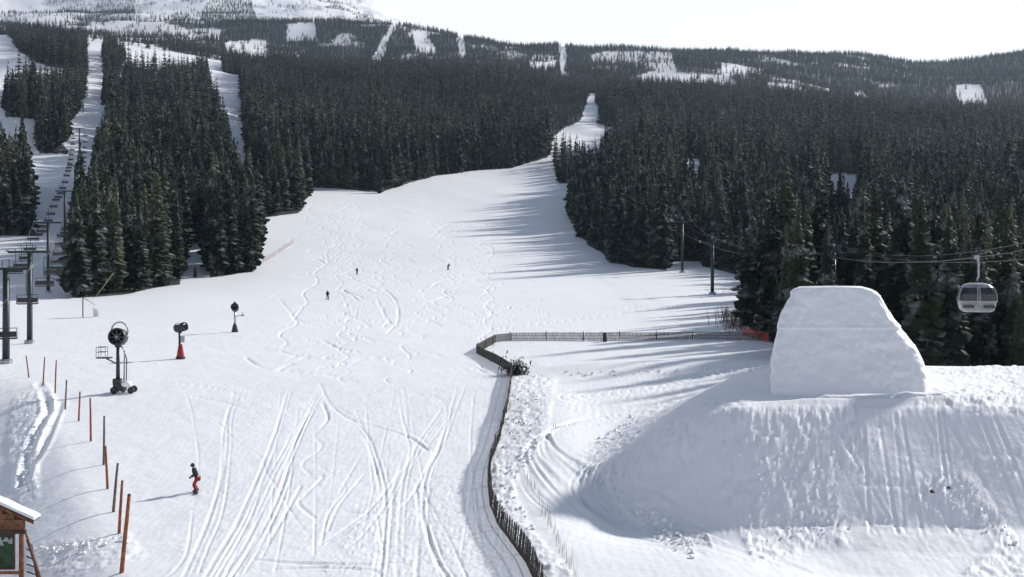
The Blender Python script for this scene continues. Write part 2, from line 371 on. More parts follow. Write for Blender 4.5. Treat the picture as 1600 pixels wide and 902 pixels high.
# chopped, lumpy snow along the park edge, the flank and the banks
def blotch(poly_pts, amp, sc, seed):
    px = 800 + F * GX / GY; row = HOR + (HC - GZ) * F / GY
    cx = np.mean([p[0] for p in poly_pts]); 
    mk = inpoly(px, row, poly_pts).astype(float)
    for _ in range(5):
        mk[1:-1] = (mk[:-2] + 2 * mk[1:-1] + mk[2:]) / 4; mk[:, 1:-1] = (mk[:, :-2] + 2 * mk[:, 1:-1] + mk[:, 2:]) / 4
    n = fbm(GX / sc, GY / sc, 4, seed)
    return .55 * amp * mk * (np.abs(n) + .35 * np.abs(fbm(GX / sc * 3.1, GY / sc * 3.1, 2, seed + 50))) * np.where(GY < 160, 1, 0)
add = blotch([(800, 585), (870, 590), (850, 700), (800, 760), (830, 830), (900, 902), (860, 902), (775, 780), (770, 700)], .55, 1.0, 41)
add = add + blotch([(890, 720), (1000, 640), (1060, 620), (1180, 625), (1180, 680), (1090, 700), (1060, 800), (1090, 870), (980, 830)], .38, .8, 42)
add = add + blotch([(1130, 640), (1340, 630), (1380, 690), (1290, 760), (1330, 850), (1180, 880), (1110, 760)], .42, .6, 43)
add = add + blotch([(1440, 575), (1640, 572), (1640, 642), (1420, 640)], .6, .9, 44)
add = add + blotch([(1420, 740), (1520, 745), (1600, 860), (1640, 910), (1500, 902), (1560, 840), (1430, 790)], .45, .8, 45)
add = add + blotch([(20, 620), (80, 600), (90, 640), (60, 720), (60, 780), (30, 790), (10, 700)], .45, 1.1, 46)
add = add + blotch([(40, 850), (200, 830), (230, 870), (120, 902), (40, 890)], .25, .9, 47)
add = add + blotch([(560, 800), (800, 700), (810, 902), (500, 902)], .16, .35, 48)
add = add + blotch([(380, 600), (760, 600), (790, 902), (260, 902)], .07, .4, 51)
add = add + .05 * fbm(GX / 1.6, GY / 2.4, 3, 49) * (GY < 200) + .018 * fbm(GX / .8, GY / 1.3, 3, 52) * sstep(9, 15, GX) * (GY < 82)
GZ = GZ + add
LD0 = np.log(DD)
def carve(pts, width, depth, world=False, rim=.35):
    P = [Vector(p) if world else hit(*p) for p in pts]
    # Catmull-Rom through the points
    Q = []
    for i in range(len(P) - 1):
        a, b, c, d = P[max(i - 1, 0)], P[i], P[i + 1], P[min(i + 2, len(P) - 1)]
        n = max(2, int((c - b).length / (width * .45)))
        for k in range(n):
            t = k / n
            Q.append(.5 * ((2 * b) + (c - a) * t + (2 * a - 5 * b + 4 * c - d) * t * t + (3 * b - a - 3 * c + d) * t ** 3))
    if not Q: return
    acc = {}
    qx = np.array([q.x for q in Q]); qy = np.array([q.y for q in Q])
    for x, y in zip(qx, qy):
        j = int(np.searchsorted(DD, y)); rr = width * 2.6
        j0 = max(0, int(np.searchsorted(DD, y - rr))); j1 = min(nr_, int(np.searchsorted(DD, y + rr)) + 1)
        p0 = 800 + F * (x - rr) / y; p1 = 800 + F * (x + rr) / y
        i0 = max(0, int(np.searchsorted(PP, p0))); i1 = min(nc_, int(np.searchsorted(PP, p1)) + 1)
        if j1 <= j0 or i1 <= i0 or i1 - i0 > 400: continue
        r2 = (GX[j0:j1, i0:i1] - x) ** 2 + (GY[j0:j1, i0:i1] - y) ** 2
        sub = DM[j0:j1, i0:i1]; np.minimum(sub, r2, out=sub)
        acc[0] = min(acc.get(0, 1e9), j0); acc[1] = max(acc.get(1, -1), j1); acc[2] = min(acc.get(2, 1e9), i0); acc[3] = max(acc.get(3, -1), i1)
    if not acc: return
    sl_ = (slice(acc[0], acc[1]), slice(acc[2], acc[3]))
    r = np.sqrt(DM[sl_])
    md_ = np.clip(.75 + 1.5 * vnoise(GX[sl_] / 5.0 + len(Q), GY[sl_] / 7.0, 81), .12, 1.5)
    TR[sl_] += md_ * (-depth * np.exp(-(r / width) ** 2) + depth * rim * np.exp(-((r - width * 1.7) / (width * .6)) ** 2))
    DM[sl_] = 1e9
DM = np.full(GZ.shape, 1e9); TR = np.zeros(GZ.shape)
tracks = [
 [(277, 597), (290, 615), (299, 640), (304, 670), (310, 710), (309, 740), (304, 775), (300, 810), (292, 862), (275, 890), (255, 905)],
 [(283, 600), (340, 608), (382, 620)], [(300, 620), (345, 628), (388, 641)],
 [(340, 660), (360, 680), (375, 695), (405, 712), (418, 742), (432, 760), (450, 792), (470, 822), (490, 846), (512, 890), (522, 905)],
 [(374, 606), (357, 650), (354, 700), (347, 760), (336, 810), (318, 850), (300, 895)], [(366, 612), (350, 670), (346, 740), (330, 800), (305, 862), (285, 905)],
 [(500, 608), (470, 650), (445, 700), (420, 745), (395, 800), (370, 850), (338, 905)], [(508, 612), (478, 655), (455, 705), (430, 760), (402, 815), (378, 860), (350, 905)],
 [(450, 612), (438, 650), (425, 692), (405, 742), (380, 800), (352, 850), (318, 905)], [(444, 640), (420, 700), (398, 755), (372, 810), (330, 880)],
 [(485, 640), (456, 700), (440, 762), (410, 830), (372, 895)], [(492, 625), (462, 690), (449, 740), (425, 800), (395, 850), (358, 905)],
 [(430, 700), (405, 770), (385, 830), (355, 890)], [(455, 790), (425, 840), (410, 870)], [(470, 760), (430, 830), (392, 880)],
 [(505, 632), (512, 655), (492, 680), (503, 698), (473, 724), (486, 742), (504, 746), (476, 774), (467, 788), (492, 810)],
 [(515, 635), (560, 672), (580, 712), (594, 770), (590, 850), (584, 905)], [(522, 632), (568, 672), (588, 712), (602, 772), (598, 850), (592, 905)], [(555, 640), (575, 690), (590, 740)],
 [(500, 600), (515, 630), (545, 655), (590, 668), (640, 684), (668, 704)], [(530, 640), (590, 661), (650, 680), (680, 712)],
 [(560, 618), (600, 616), (645, 617), (680, 621), (697, 635), (696, 660), (686, 700), (667, 740), (660, 800), (680, 870), (700, 905)],
 [(622, 606), (628, 650), (640, 700), (628, 760), (622, 830), (620, 905)], [(630, 606), (636, 648), (634, 700), (616, 760), (612, 830), (608, 905)],
 [(704, 640), (660, 700), (620, 752), (600, 792), (562, 842), (520, 870)], [(714, 606), (696, 670), (672, 720), (640, 780), (612, 800)],
 [(690, 640), (655, 690), (640, 720), (600, 770), (575, 800), (535, 830), (500, 850)], [(726, 606), (706, 660), (686, 720), (668, 790), (674, 860), (690, 905)],
 [(560, 790), (590, 782), (600, 780)], [(540, 800), (575, 804), (600, 800)], [(500, 730), (540, 760), (515, 800), (500, 850)], [(570, 740), (530, 790), (512, 830)],
 [(400, 875), (470, 880), (560, 884), (640, 880)], [(430, 890), (500, 888), (590, 893)], [(740, 620), (735, 700), (745, 800), (760, 905)],
 [(650, 760), (655, 820), (650, 905)], [(635, 740), (660, 770), (700, 840), (730, 905)], [(585, 690), (560, 720), (530, 770)]]
for k, tr in enumerate(tracks):
    lat = max(abs(tr[i + 1][0] - tr[i][0]) / (abs(tr[i + 1][1] - tr[i][1]) + 1) for i in range(len(tr) - 1)) > 3
    carve(tr, .075 + .02 * (k % 3) + .05 * lat, .042 + .05 * lat, rim=.2)
    if k in (4, 6, 7, 8, 10, 11, 16, 17, 21, 22, 24, 26): carve([(a + (b - 560) * .02 + 4, b) for a, b in tr], .07, .036, rim=.2)
for k in range(9):        # straight ski lines down the lower run
    x0 = random.uniform(420, 770); w0 = random.uniform(-60, 60)
    carve([(x0 + w0 * t + 6 * math.sin(t * 3 + k), 606 + 300 * t) for t in (random.uniform(0, .3), .45, .7, random.uniform(.8, 1))], .07, .028)
# turns on the middle and upper run
mids = [[(435, 465), (460, 495), (475, 505)], [(460, 470), (472, 480), (462, 495), (450, 510)], [(490, 442), (530, 450), (560, 470)], [(520, 482), (560, 498), (600, 504), (645, 512)],
 [(525, 490), (560, 500), (580, 510)], [(600, 452), (618, 470), (622, 500), (605, 520)], [(590, 470), (600, 490), (610, 505)], [(640, 450), (680, 460), (705, 468)], [(665, 475), (690, 486)], [(660, 498), (690, 510)],
 [(440, 550), (480, 560), (520, 562)], [(500, 530), (530, 545), (560, 550)], [(385, 560), (410, 575), (450, 580), (520, 588), (560, 598)], [(628, 545), (640, 556), (634, 566)], [(320, 540), (350, 548)],
 [(860, 505), (930, 490), (1000, 478), (1080, 460), (1110, 452)], [(790, 512), (900, 500), (960, 492)], [(1010, 487), (1040, 500), (1070, 512)], [(960, 490), (1040, 480), (1112, 460), (1160, 450)],
 [(560, 430), (600, 440), (640, 440)], [(480, 400), (540, 408), (600, 400), (640, 410)]]
for tr in mids: carve(tr, .2, .13, rim=.12)
for k in range(34):        # linked turns from the upper run down to the flat
    x0 = random.uniform(480, 800); r0 = random.uniform(285, 400); r1 = min(600, r0 + random.uniform(90, 220)); x1 = x0 + random.uniform(-140, 90) * (r1 - r0) / 200
    x1 = min(max(x1, 420), 760 if r1 > 520 else 850); wl_ = random.uniform(17, 34); ph = random.uniform(0, 6); am = random.uniform(5, 15); nn = int((r1 - r0) / wl_ * 5) + 3
    pts = [(x0 + (x1 - x0) * i / nn + am * (.5 + .9 * i / nn) * math.sin(ph + (r1 - r0) * i / nn / wl_ * 6.28), r0 + (r1 - r0) * i / nn) for i in range(nn + 1)]
    w_ = random.uniform(.13, .2); carve(pts, w_, w_ * .62, rim=.12)
for k in range(60):        # skidded turn marks
    px0 = 440 + 390 * random.random(); r0 = 310 + 270 * random.random(); L_ = random.uniform(15, 42); dr = random.choice((-1, 1, 1))
    pts = [(px0 + dr * L_ * t, r0 + L_ * .28 * t * t + 1.5 * math.sin(t * 3 + k)) for t in (0, .3, .6, 1)]
    carve(pts, .2 + .14 * (r0 < 430), .10 + .06 * (r0 < 430), rim=.12)
# cat tracks over the park mound
for k in range(34):
    y0 = random.uniform(64, 79); xs = random.uniform(12, 48)
    x1 = np.interp(y0, FY, FX0)
    pts = [(xs + .25 * (y - 70) ** 1.0 * math.sin(k), y, 0) for y in (70.5, 73, 76, 79)]
    carve(pts, .11, .035, world=True, rim=.4)
for k in range(22):        # curved tracks sweeping round the bowl
    o = k * .42
    pts = [(14 + o, 110 - o, 0), (7 - .2 * o, 104 - o * .6, 0), (1.2 + o * .2, 92, 0), (.6 + o * .6, 82, 0), (2.5 + o, 74 - o * .2, 0), (7 + o, 68 - o * .3, 0)]
    carve(pts, .14, .07, world=True)
for k in range(16):        # arcs behind the crest and in the left hollow
    carve([(14 + k * 1.5, 132 + k % 4, 0), (2.5 + k, 112 + k * .8, 0), (8 + k, 104 + k, 0)], .16, .07, world=True)
for k in range(46):
    xa = random.uniform(12, 46); ya = random.uniform(69, 80); a_ = random.uniform(-.5, .5)
    carve([(xa, ya, 0), (xa + 2.5 + a_, ya - .8 + a_, 0), (xa + 5, ya - 1.2 + 2 * a_, 0)], .11, .06, world=True, rim=.5)
for k in range(14):
    o = k * .5
    carve([(11 + .2 * o, 90 + o * .5, 0), (7.5 - .3 * o, 86, 0), (6.2 - .35 * o, 80 - .2 * o, 0), (7.6, 74 - .35 * o, 0), (11, 71 - .4 * o, 0)], .12, .09, world=True, rim=.5)
carve([(60, 600), (75, 640), (50, 690), (35, 760)], .35, .22); carve([(95, 628), (70, 690), (48, 730)], .3, .2)
GZ = GZ + TR
ground_dark, st_, PXg, ROWg = forest_density(GX, GY)
ground_dark = np.where(PXg < -600, .9, ground_dark) * np.where(GY > 3350, .0, 1) + np.where(GY > 3350, .55 * (1 - sstep(.0, .05, np.abs(fbm(GX / 240, GY / 700, 5, 77) - .12))), 0)  # high mountain: rock mottling and streak shading put into the colour as narrow streaks
me = bpy.data.meshes.new('snow_ground')
nv = nr_ * nc_; co = np.stack([GX, GY, GZ], -1).reshape(-1, 3).astype(np.float32)
me.vertices.add(nv); me.vertices.foreach_set('co', co.ravel())
ii = np.arange(nr_ - 1)[:, None] * nc_ + np.arange(nc_ - 1)[None, :]
quads = np.stack([ii, ii + 1, ii + 1 + nc_, ii + nc_], -1).reshape(-1, 4).astype(np.int32)
nf = len(quads); me.loops.add(nf * 4); me.loops.foreach_set('vertex_index', quads.ravel())
me.polygons.add(nf); me.polygons.foreach_set('loop_start', np.arange(0, nf * 4, 4, dtype=np.int32))
me.polygons.foreach_set('loop_total', np.full(nf, 4, np.int32)); me.polygons.foreach_set('use_smooth', np.ones(nf, bool))
a = me.attributes.new('forest', 'FLOAT', 'POINT'); a.data.foreach_set('value', np.clip(ground_dark, 0, 1).astype(np.float32).ravel())  # carries the painted ground darkening, treeless mountain streaks included
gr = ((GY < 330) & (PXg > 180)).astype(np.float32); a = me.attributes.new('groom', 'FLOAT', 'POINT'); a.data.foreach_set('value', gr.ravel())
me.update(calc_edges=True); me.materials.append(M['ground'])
tag(link_mesh('snow_ground', me), kind='structure')
print('ground', nv, nf * 2)

# ------------------------------------------------------------------ the kicker: a tall wedge of packed snow
def snow_jump():
    t_ = empty('snow_jump', (28.5, 88, 4.0), 0, 'tall steep kicker ramp of packed snow with a flat top lip', 'ski jump')
    zs = np.concatenate([[-1.2, -.5], np.linspace(0, 1, 92) * 7.15])
    sq = [(-1 + 2 * i / 120, -1) for i in range(120)] + [(1, -1 + 2 * i / 40) for i in range(40)] + [(1 - 2 * i / 30, 1) for i in range(30)] + [(-1, 1 - 2 * i / 40) for i in range(40)]
    prof = [(-1.5, 1190, 1447), (0, 1192, 1443), (.8, 1192, 1440), (2, 1195, 1434), (3.2, 1200, 1419), (3.9, 1204, 1403), (5, 1211, 1386), (6, 1220, 1371), (6.6, 1225, 1364), (6.95, 1230, 1351), (7.15, 1238, 1336)]
    pz = [p[0] for p in prof]; n = len(sq); vs = []
    for j, z in enumerate(zs):
        pl = np.interp(z, pz, [p[1] for p in prof]); pr = np.interp(z, pz, [p[2] for p in prof])
        tt = max(0, z) / 7.15; yf = 84 + 6.0 * tt ** .9; yb = 112 - 19.5 * tt
        k = (yf + 2) / F; xl = (pl - 800) * k; xr = (pr - 800) * k; cx = (xl + xr) / 2; hx = (xr - xl) / 2; cy = (yf + yb) / 2; hy = (yb - yf) / 2
        for i in range(n):
            ca, sa = sq[i]; q_ = (abs(ca) ** 16 + abs(sa) ** 16) ** (-1 / 16)
            x = cx + hx * ca * q_; y = cy + hy * sa * q_
            nn = float(.03 * math.sin(x * 7.1 + 3 * float(vnoise(x, z / 2, 63))) * max(0, 1 - tt * 1.6) + .05 * (abs(tt - .62) < .015) + .13 * fbm(x / .9 + z * .2, z / .8 + y * .2, 4, 61) + .09 * fbm(x / .28 + z * .4, z / .5 + y, 3, 62) * (1 - tt * .5)
                       - .10 * max(0, vnoise(x / .5, z / 2.2, 69)) * max(0, 1 - tt * 1.5))
            x += (y - yf) * .235; rg = .12 * float(vnoise(z * 2.2, i * .02, 5))
            if abs(sa) >= abs(ca): y += nn if sa > 0 else -nn
            if abs(ca) > .93: x += (.8 * rg + 1.1 * nn) * (1 if ca > 0 else -1)
            vs.append((x - 28.5, y - 88, z + (0.05 * float(fbm(x, y, 2, 66)) if tt > .98 else 0)))
    fs = [(j * n + i, j * n + (i + 1) % n, (j + 1) * n + (i + 1) % n, (j + 1) * n + i) for j in range(len(zs) - 1) for i in range(n)]
    b = MB(); b.add(vs, fs)
    top = [vs[(len(zs) - 1) * n + i] for i in range(n)]; c = Vector([sum(q[k] for q in top) / n for k in range(3)]); base = len(b.v)
    c.z += .12
    b.add([c], []); b.f += [((len(zs) - 1) * n + i, (len(zs) - 1) * n + (i + 1) % n, base) for i in range(n)]; b.m += [0] * n
    b.build('ramp_body', M['snow'], t_, True)
    return t_
snow_jump()

b = MB(); vs = []
for i in range(60):
    x = 20.2 + i * .165; ww = .5 + .12 * float(fbm(x, 1.0, 3, 91)); hh_ = .30 + .16 * float(fbm(x / .8, 2.0, 3, 92)); hh_ *= min(1, (i + 1) / 6, (60 - i) / 8)
    if 30 < i < 34: hh_ *= .4
    y_ = 82.3 + .06 * i * .16; z_ = float(Z(x, y_))
    vs += [(x, y_ - ww, z_ - .2), (x, y_ - ww * .8, z_ + hh_), (x, y_ + .6, z_ + hh_ * 1.1), (x, y_ + 1.2, z_ - .1)]
b.add(vs, [(i * 4 + j, i * 4 + 4 + j, i * 4 + 5 + j, i * 4 + 1 + j) for i in range(59) for j in range(3)])
tag(b.build('snow_ledge', M['snow'], None, True), kind='structure')
# ------------------------------------------------------------------ conifers
def crown_mesh(name, h, rad, whorls, per, mat, seed, simple=False, sparse=0.0, low=.05):
    rn = random.Random(seed); b = MB()
    lean = (rn.uniform(-.01, .01) * h, rn.uniform(-.01, .01) * h)
    pw = rn.uniform(.62, .95)
    for k in range(whorls):
        t = (k + rn.random() * .6) / whorls; z = h * (low + (.985 - low) * t)
        rr = rad * (1 - t) ** pw * rn.uniform(.72, 1.1) + .10
        if t < .12: rr *= .55 + t * 3.5
        cx, cy = lean[0] * t, lean[1] * t
        for j in range(per if t < .8 else max(4, per - 3)):
            if rn.random() < sparse: continue
            a = 2 * math.pi * (j + rn.random()) / per; L = rr * rn.uniform(.6, 1.15); dz = -L * rn.uniform(.25, .62)
            ca, sa = math.cos(a), math.sin(a); wd = L * rn.uniform(.26, .42) + .08; zz = z + rn.uniform(-.4, .4)
            p0 = (cx, cy, zz + .25); p1 = (cx + ca * L * .6 - sa * wd, cy + sa * L * .6 + ca * wd, zz + dz * .55 - .1)
            p2 = (cx + ca * L, cy + sa * L, zz + dz + L * .1); p3 = (cx + ca * L * .6 + sa * wd, cy + sa * L * .6 - ca * wd, zz + dz * .55 - .1)
            if simple:
                b.add([p0, p1, p2, p3], [(0, 1, 2), (0, 2, 3)])
            else:
                m_ = (cx + ca * L * .55, cy + sa * L * .55, zz + dz * .35 + .12)
                q = (cx + ca * L * .5, cy + sa * L * .5, zz + dz * .7 - .5)
                q2 = (cx + ca * L * .85, cy + sa * L * .85, zz + dz - .35)
                b.add([p0, p1, p2, p3, m_, q, q2], [(0, 1, 4), (4, 1, 2), (0, 4, 3), (4, 2, 3), (4, 5, 6), (4, 6, 2)])
    b.add([(lean[0] - .12, lean[1], h * .93), (lean[0] + .12, lean[1], h * .93), (lean[0], lean[1] + .12, h * .93), (lean[0], lean[1], h * 1.0)], [(0, 1, 3), (1, 2, 3), (2, 0, 3)])
    return b
def trunk(b, h, n=6): return b.tube([(0, 0, -.8), (0, 0, h * .45), (0, 0, h * .92)], [.24, .15, .03], n)
HT = 20.0
NEAR = []
for k in range(9):
    r_ = [2.5, 2.1, 2.8, 2.3, 1.9, 2.6, 2.2, 3.0, 1.7][k]
    cm = crown_mesh('crown', HT, r_, 34, 10, None, 100 + k, sparse=.08 + .03 * (k % 3), low=.04 + .03 * (k % 3)).mesh('crown', M['needles'])
    tm = trunk(MB(), HT).mesh('trunk', M['bark'], True)
    NEAR.append((cm, tm))
FROST = (crown_mesh('crown', HT, 3.4, 30, 11, None, 333, sparse=.05).mesh('crown_frosted', M['frosted']), NEAR[0][1])
def lod(name, whorls, per, seed, rad, mat='needles'):
    b = crown_mesh(name, HT, rad, whorls, per, None, seed, simple=whorls < 18, sparse=.02); b.mi = 1; b.tube([(0, 0, -1), (0, 0, HT * .9)], [.25, .04], 4)
    o = bpy.data.objects.new(name, b.mesh(name, [M[mat], M['bark']])); return o
MIDL = [lod('mid_tree', 24, 8, 200 + k, [2.5, 2.1, 2.8, 2.0, 2.4][k]) for k in range(5)]
FARL = [lod('far_tree', 13, 7, 300 + k, [2.6, 2.2, 2.9][k]) for k in range(3)]
FROL = [lod('far_frosted_tree', 11, 6, 340 + k, 2.6, 'frosted') for k in range(1)]

def sample_band(y0, y1, s):
    n_y = max(1, int((y1 - y0) / s)); X = []; Y = []
    for j in range(n_y):
        y = y0 + (j + .5) * (y1 - y0) / n_y
        xl = (-260 - 800) / F * y; xr = (1900 - 800) / F * y; n = int((xr - xl) / s)
        X.append(np.linspace(xl, xr, n) + rng.uniform(-.48, .48, n) * s); Y.append(y + rng.uniform(-.48, .48, n) * s)
    return np.concatenate(X), np.concatenate(Y)
TX = []; TY = []; TS = []
y = 130.0
while y < 5200:
    y2 = y * 1.12; s = 4.4 if y < 330 else max(5.2, y / 200); s = min(s, 9.5)
    X, Y = sample_band(y, y2, s); TX.append(X); TY.append(Y); y = y2
TX = np.concatenate(TX); TY = np.concatenate(TY)
dn_, st, tpx, trow = forest_density(TX, TY)
keep = rng.random(len(TX)) < dn_ * .93
TX, TY, st, tpx, trow = TX[keep], TY[keep], st[keep], tpx[keep], trow[keep]
TZ = Z(TX, TY) - .15
hfac = (rng.normal(1, .20, len(TX)) + .5 * fbm(TX / 28, TY / 60, 3, 71)).clip(.42, 1.6)
TH = np.where(TY > 1700, 11.5, np.where(TY > 900, 18, 21.5)) * hfac
TH = np.where((tpx < 420) & (TY < 320), TH * .96, TH)
TH = np.where((tpx > 1130) & (TY < 345), TH * .74, TH)
TH = np.where(TY > 3300, 11 * hfac, TH)
TH = np.where((tpx > 858) & (tpx < 950) & (trow < 292) & (TY < 1700), TH * .6, TH)
THs = TH * rng.uniform(.8, 1.15, len(TX))          # widths vary separately
print('trees', len(TX))
# the trees that show largest become things of their own
order = np.argsort(TY); cov = np.zeros((226, 400), bool)
def cells(px0, px1, r0, r1):
    return slice(max(0, int(r0 / 4)), max(0, min(226, int(r1 / 4) + 1))), slice(max(0, int(px0 / 4)), max(0, min(400, int(px1 / 4) + 1)))
cov[144:, 299:] = True; cov[112:160, 304:350] = True
vis = []
for i in order[:9000]:
    hp = TH[i] * F / TY[i]; wp = .10 * hp; r1 = HOR + (HC - TZ[i]) * F / TY[i]; r0 = r1 - hp
    c = tpx[i]
    if c < -40 or c > 1640: continue
    tot = 0
    for f0, f1, ww in ((0, .35, .35), (.35, .7, .75), (.7, 1, 1)):
        sl2 = cells(c - wp * ww, c + wp * ww, r0 + hp * f0, r0 + hp * f1)
        sub = cov[sl2]; tot += sub.size - int(sub.sum()); cov[sl2] = True
    vis.append((tot, i))
vis.sort(reverse=True); chosen = [i for t, i in vis[:296]]
cs = np.zeros(len(TX), bool); cs[chosen] = True
def tree_label(nm, px, row, y):
    if nm == 'left':
        if row > 425 and px < 300: return 'tall dark conifer in the front clump of the left stand, right of the lift towers', 'front conifers of the left stand'
        if row > 380: return 'dark conifer in the small clump at the right foot of the left stand', 'conifers at the right foot of the left stand'
        if row > 250: return 'dark conifer in the middle rows of the left stand, above its front clumps', 'middle rows of the left stand'
        return 'small dark conifer high up in the left stand beside the lift line', 'upper conifers of the left stand'
    if nm == 'edge': return 'dark conifer at the left picture edge beyond the lift towers', 'conifers at the left picture edge'
    if nm == 'high': return 'small dark conifer in the patches high on the left ski slope', 'conifers high on the left slope'
    if nm == 'middle':
        if px < 482 and row > 285: return 'grey-green conifer in the clump jutting out left of the main run', 'conifers of the jutting clump left of the run'
        if row > 240: return 'dark conifer in the lowest row of the broad stand above the ski run', 'lowest conifers of the broad middle stand'
        return 'dark conifer in the upper rows of the broad stand above the ski run', 'upper conifers of the broad middle stand'
    if px > 1440: return 'tall dark conifer behind the gondola cabin, right of the big jump', 'conifers right of the big jump'
    if px > 1165: return 'tall dark conifer rising behind the big snow jump', 'conifers behind the big jump'
    if row > 390: return 'dark conifer on the lower edge of the right forest near the gondola towers', 'edge conifers near the gondola towers'
    if px < 960: return 'dark conifer on the edge of the right forest beside the upper run', 'edge conifers beside the upper run'
    return 'dark conifer inside the right forest above the gondola towers', 'inner conifers of the right forest'
for n_, i in enumerate(chosen):
    nm = STANDS[st[i]][0] if st[i] < 90 else 'middle'
    lb, gp = tree_label(nm, tpx[i], trow[i], TY[i])
    o = empty('conifer_tree', (TX[i], TY[i], TZ[i]), random.uniform(0, 6.28), lb, 'conifer tree', gp)
    cm, tm = NEAR[n_ % len(NEAR)]
    k = TH[i] / HT; kw = THs[i] / HT; o.scale = (kw * 1.3, kw * 1.3, k)
    link_mesh('crown', cm, o); link_mesh('trunk', tm, o)
# everything else: one forest of instanced trees
rest = ~cs; X, Y, Zz, H_, W_ = TX[rest], TY[rest], TZ[rest], TH[rest], THs[rest]
n = len(X); pm = bpy.data.meshes.new('conifer_forest'); pm.vertices.add(n)
pm.vertices.foreach_set('co', np.stack([X, Y, Zz], -1).astype(np.float32).ravel())
def attr(nm, ty, val):
    a = pm.attributes.new(nm, ty, 'POINT'); a.data.foreach_set('vector' if ty == 'FLOAT_VECTOR' else 'value', val)
attr('sc', 'FLOAT_VECTOR', np.stack([W_ / HT * np.where(Y > 1300, 1.9, 1.55), W_ / HT * np.where(Y > 1300, 1.9, 1.55), H_ / HT], -1).astype(np.float32).ravel())
attr('rz', 'FLOAT', rng.uniform(0, 6.28, n).astype(np.float32))
nm_, nf_ = len(MIDL), len(FARL)
idx = np.where(Y < 620, rng.integers(0, nm_, n), nm_ + rng.integers(0, nf_, n))
fr = (rng.random(n) < np.where(Y > 2900, .15, .012)); idx = np.where(fr, nm_ + nf_, idx)
attr('pick', 'INT', idx.astype(np.int32))
fo = link_mesh('conifer_forest', pm); tag(fo, 'dense conifer forest covering the hillsides behind the ski run', 'forest', kind='stuff')
ng = bpy.data.node_groups.new('plant_trees', 'GeometryNodeTree')
ng.interface.new_socket('Geometry', in_out='INPUT', socket_type='NodeSocketGeometry'); ng.interface.new_socket('Geometry', in_out='OUTPUT', socket_type='NodeSocketGeometry')
gi = ng.nodes.new('NodeGroupInput'); go = ng.nodes.new('NodeGroupOutput'); ip = ng.nodes.new('GeometryNodeInstanceOnPoints')
join = ng.nodes.new('GeometryNodeJoinGeometry')
for ob in reversed(MIDL + FARL + FROL):
    q = ng.nodes.new('GeometryNodeObjectInfo'); q.inputs[0].default_value = ob; q.inputs['As Instance'].default_value = True
    ng.links.new(q.outputs['Geometry'], join.inputs[0])
def named(nm, ty):
    q = ng.nodes.new('GeometryNodeInputNamedAttribute'); q.data_type = ty; q.inputs['Name'].default_value = nm; return q.outputs['Attribute']
cx_ = ng.nodes.new('ShaderNodeCombineXYZ'); ng.links.new(named('rz', 'FLOAT'), cx_.inputs[2])
ng.links.new(gi.outputs[0], ip.inputs['Points']); ng.links.new(join.outputs[0], ip.inputs['Instance'])
ip.inputs['Pick Instance'].default_value = True; ng.links.new(named('pick', 'INT'), ip.inputs['Instance Index'])
ng.links.new(cx_.outputs[0], ip.inputs['Rotation']); ng.links.new(named('sc', 'FLOAT_VECTOR'), ip.inputs['Scale'])
ng.links.new(ip.outputs[0], go.inputs[0])
md = fo.modifiers.new('plant', 'NODES'); md.node_group = ng

def lone_tree(px, row, top, label, frost=False, w=1.0, name='conifer_tree'):
    p = hit(px, row); k = (ztop(p, top) - p.z) / HT
    o = empty(name, p - Vector((0, 0, .1)), random.uniform(0, 6), label, 'conifer tree'); o.scale = (k * w, k * w, k)
    cm, tm = FROST if frost else random.choice(NEAR)
    link_mesh('crown', cm, o); link_mesh('trunk', tm, o)
lone_tree(305, 434, 414, 'tiny conifer standing alone in the snow gap of the left stand', w=1.6)
lone_tree(593, 302, 268, 'small bushy grey conifer at the foot of the middle stand', True, 1.2)
lone_tree(1192, 522, 412, 'snow dusted conifer just left of the big jump', True, .95)
lone_tree(1214, 530, 425, 'snow dusted conifer half hidden by the edge of the big jump', True, 1.0)
lone_tree(1178, 505, 440, 'low frosted conifer beside the bare brown shrub', True, 1.2)

# ------------------------------------------------------------------ picket snow fence
fence_px = [(1198, 533), (1120, 531), (1040, 531), (950, 532), (870, 532), (800, 532), (775, 535), (744, 552), (770, 566), (800, 583), (797, 610), (792, 640), (780, 690), (766, 725), (762, 755), (765, 790), (778, 822), (800, 850), (822, 880), (838, 915), (850, 945)]
FP = [hit(*p) for p in fence_px]
def resample(P, step):
    out_ = [P[0].copy()]; acc = 0
    for a, b in zip(P[:-1], P[1:]):
        L = (b - a).xy.length; t = step - acc
        while t <= L: out_.append(a.lerp(b, t / L)); t += step
        acc = (acc + L) % step
    return out_
fr_ = empty('snow_fence', FP[-1], 0, 'long dark picket snow fence winding between the ski run and terrain park', 'fence')
org = Vector(FP[-1])
pk = resample(FP, .15); pk.reverse()
pm_ = MB().box((0, 0, .55), (.075, .022, 1.3)).mesh('picket', M['picket'])
far_b = MB()
for k, p in enumerate(pk):
    z = float(Z(p.x, p.y)); nx = pk[min(k + 1, len(pk) - 1)] - pk[max(k - 1, 0)]; az = math.atan2(nx.y, nx.x)
    hgt = random.uniform(.92, 1.06); tl = random.uniform(-.05, .05)
    sag = .1 * math.sin(k * .05)
    if k < 296:
        o = link_mesh('picket', pm_, fr_); o.location = (p.x - org.x, p.y - org.y, z - org.z + sag); o.rotation_euler = (.12 + tl, tl, az); o.scale = (1, 1, hgt)
    else:
        far_b.box((p.x - org.x, p.y - org.y, z - org.z + .5 + sag * .5), (.085, .03, 1.1 * hgt), Matrix.Rotation(az, 3, 'Z') @ Matrix.Rotation(tl, 3, 'Y'))
tag(far_b.build('picket_row', M['pickfar'], fr_), kind='stuff')
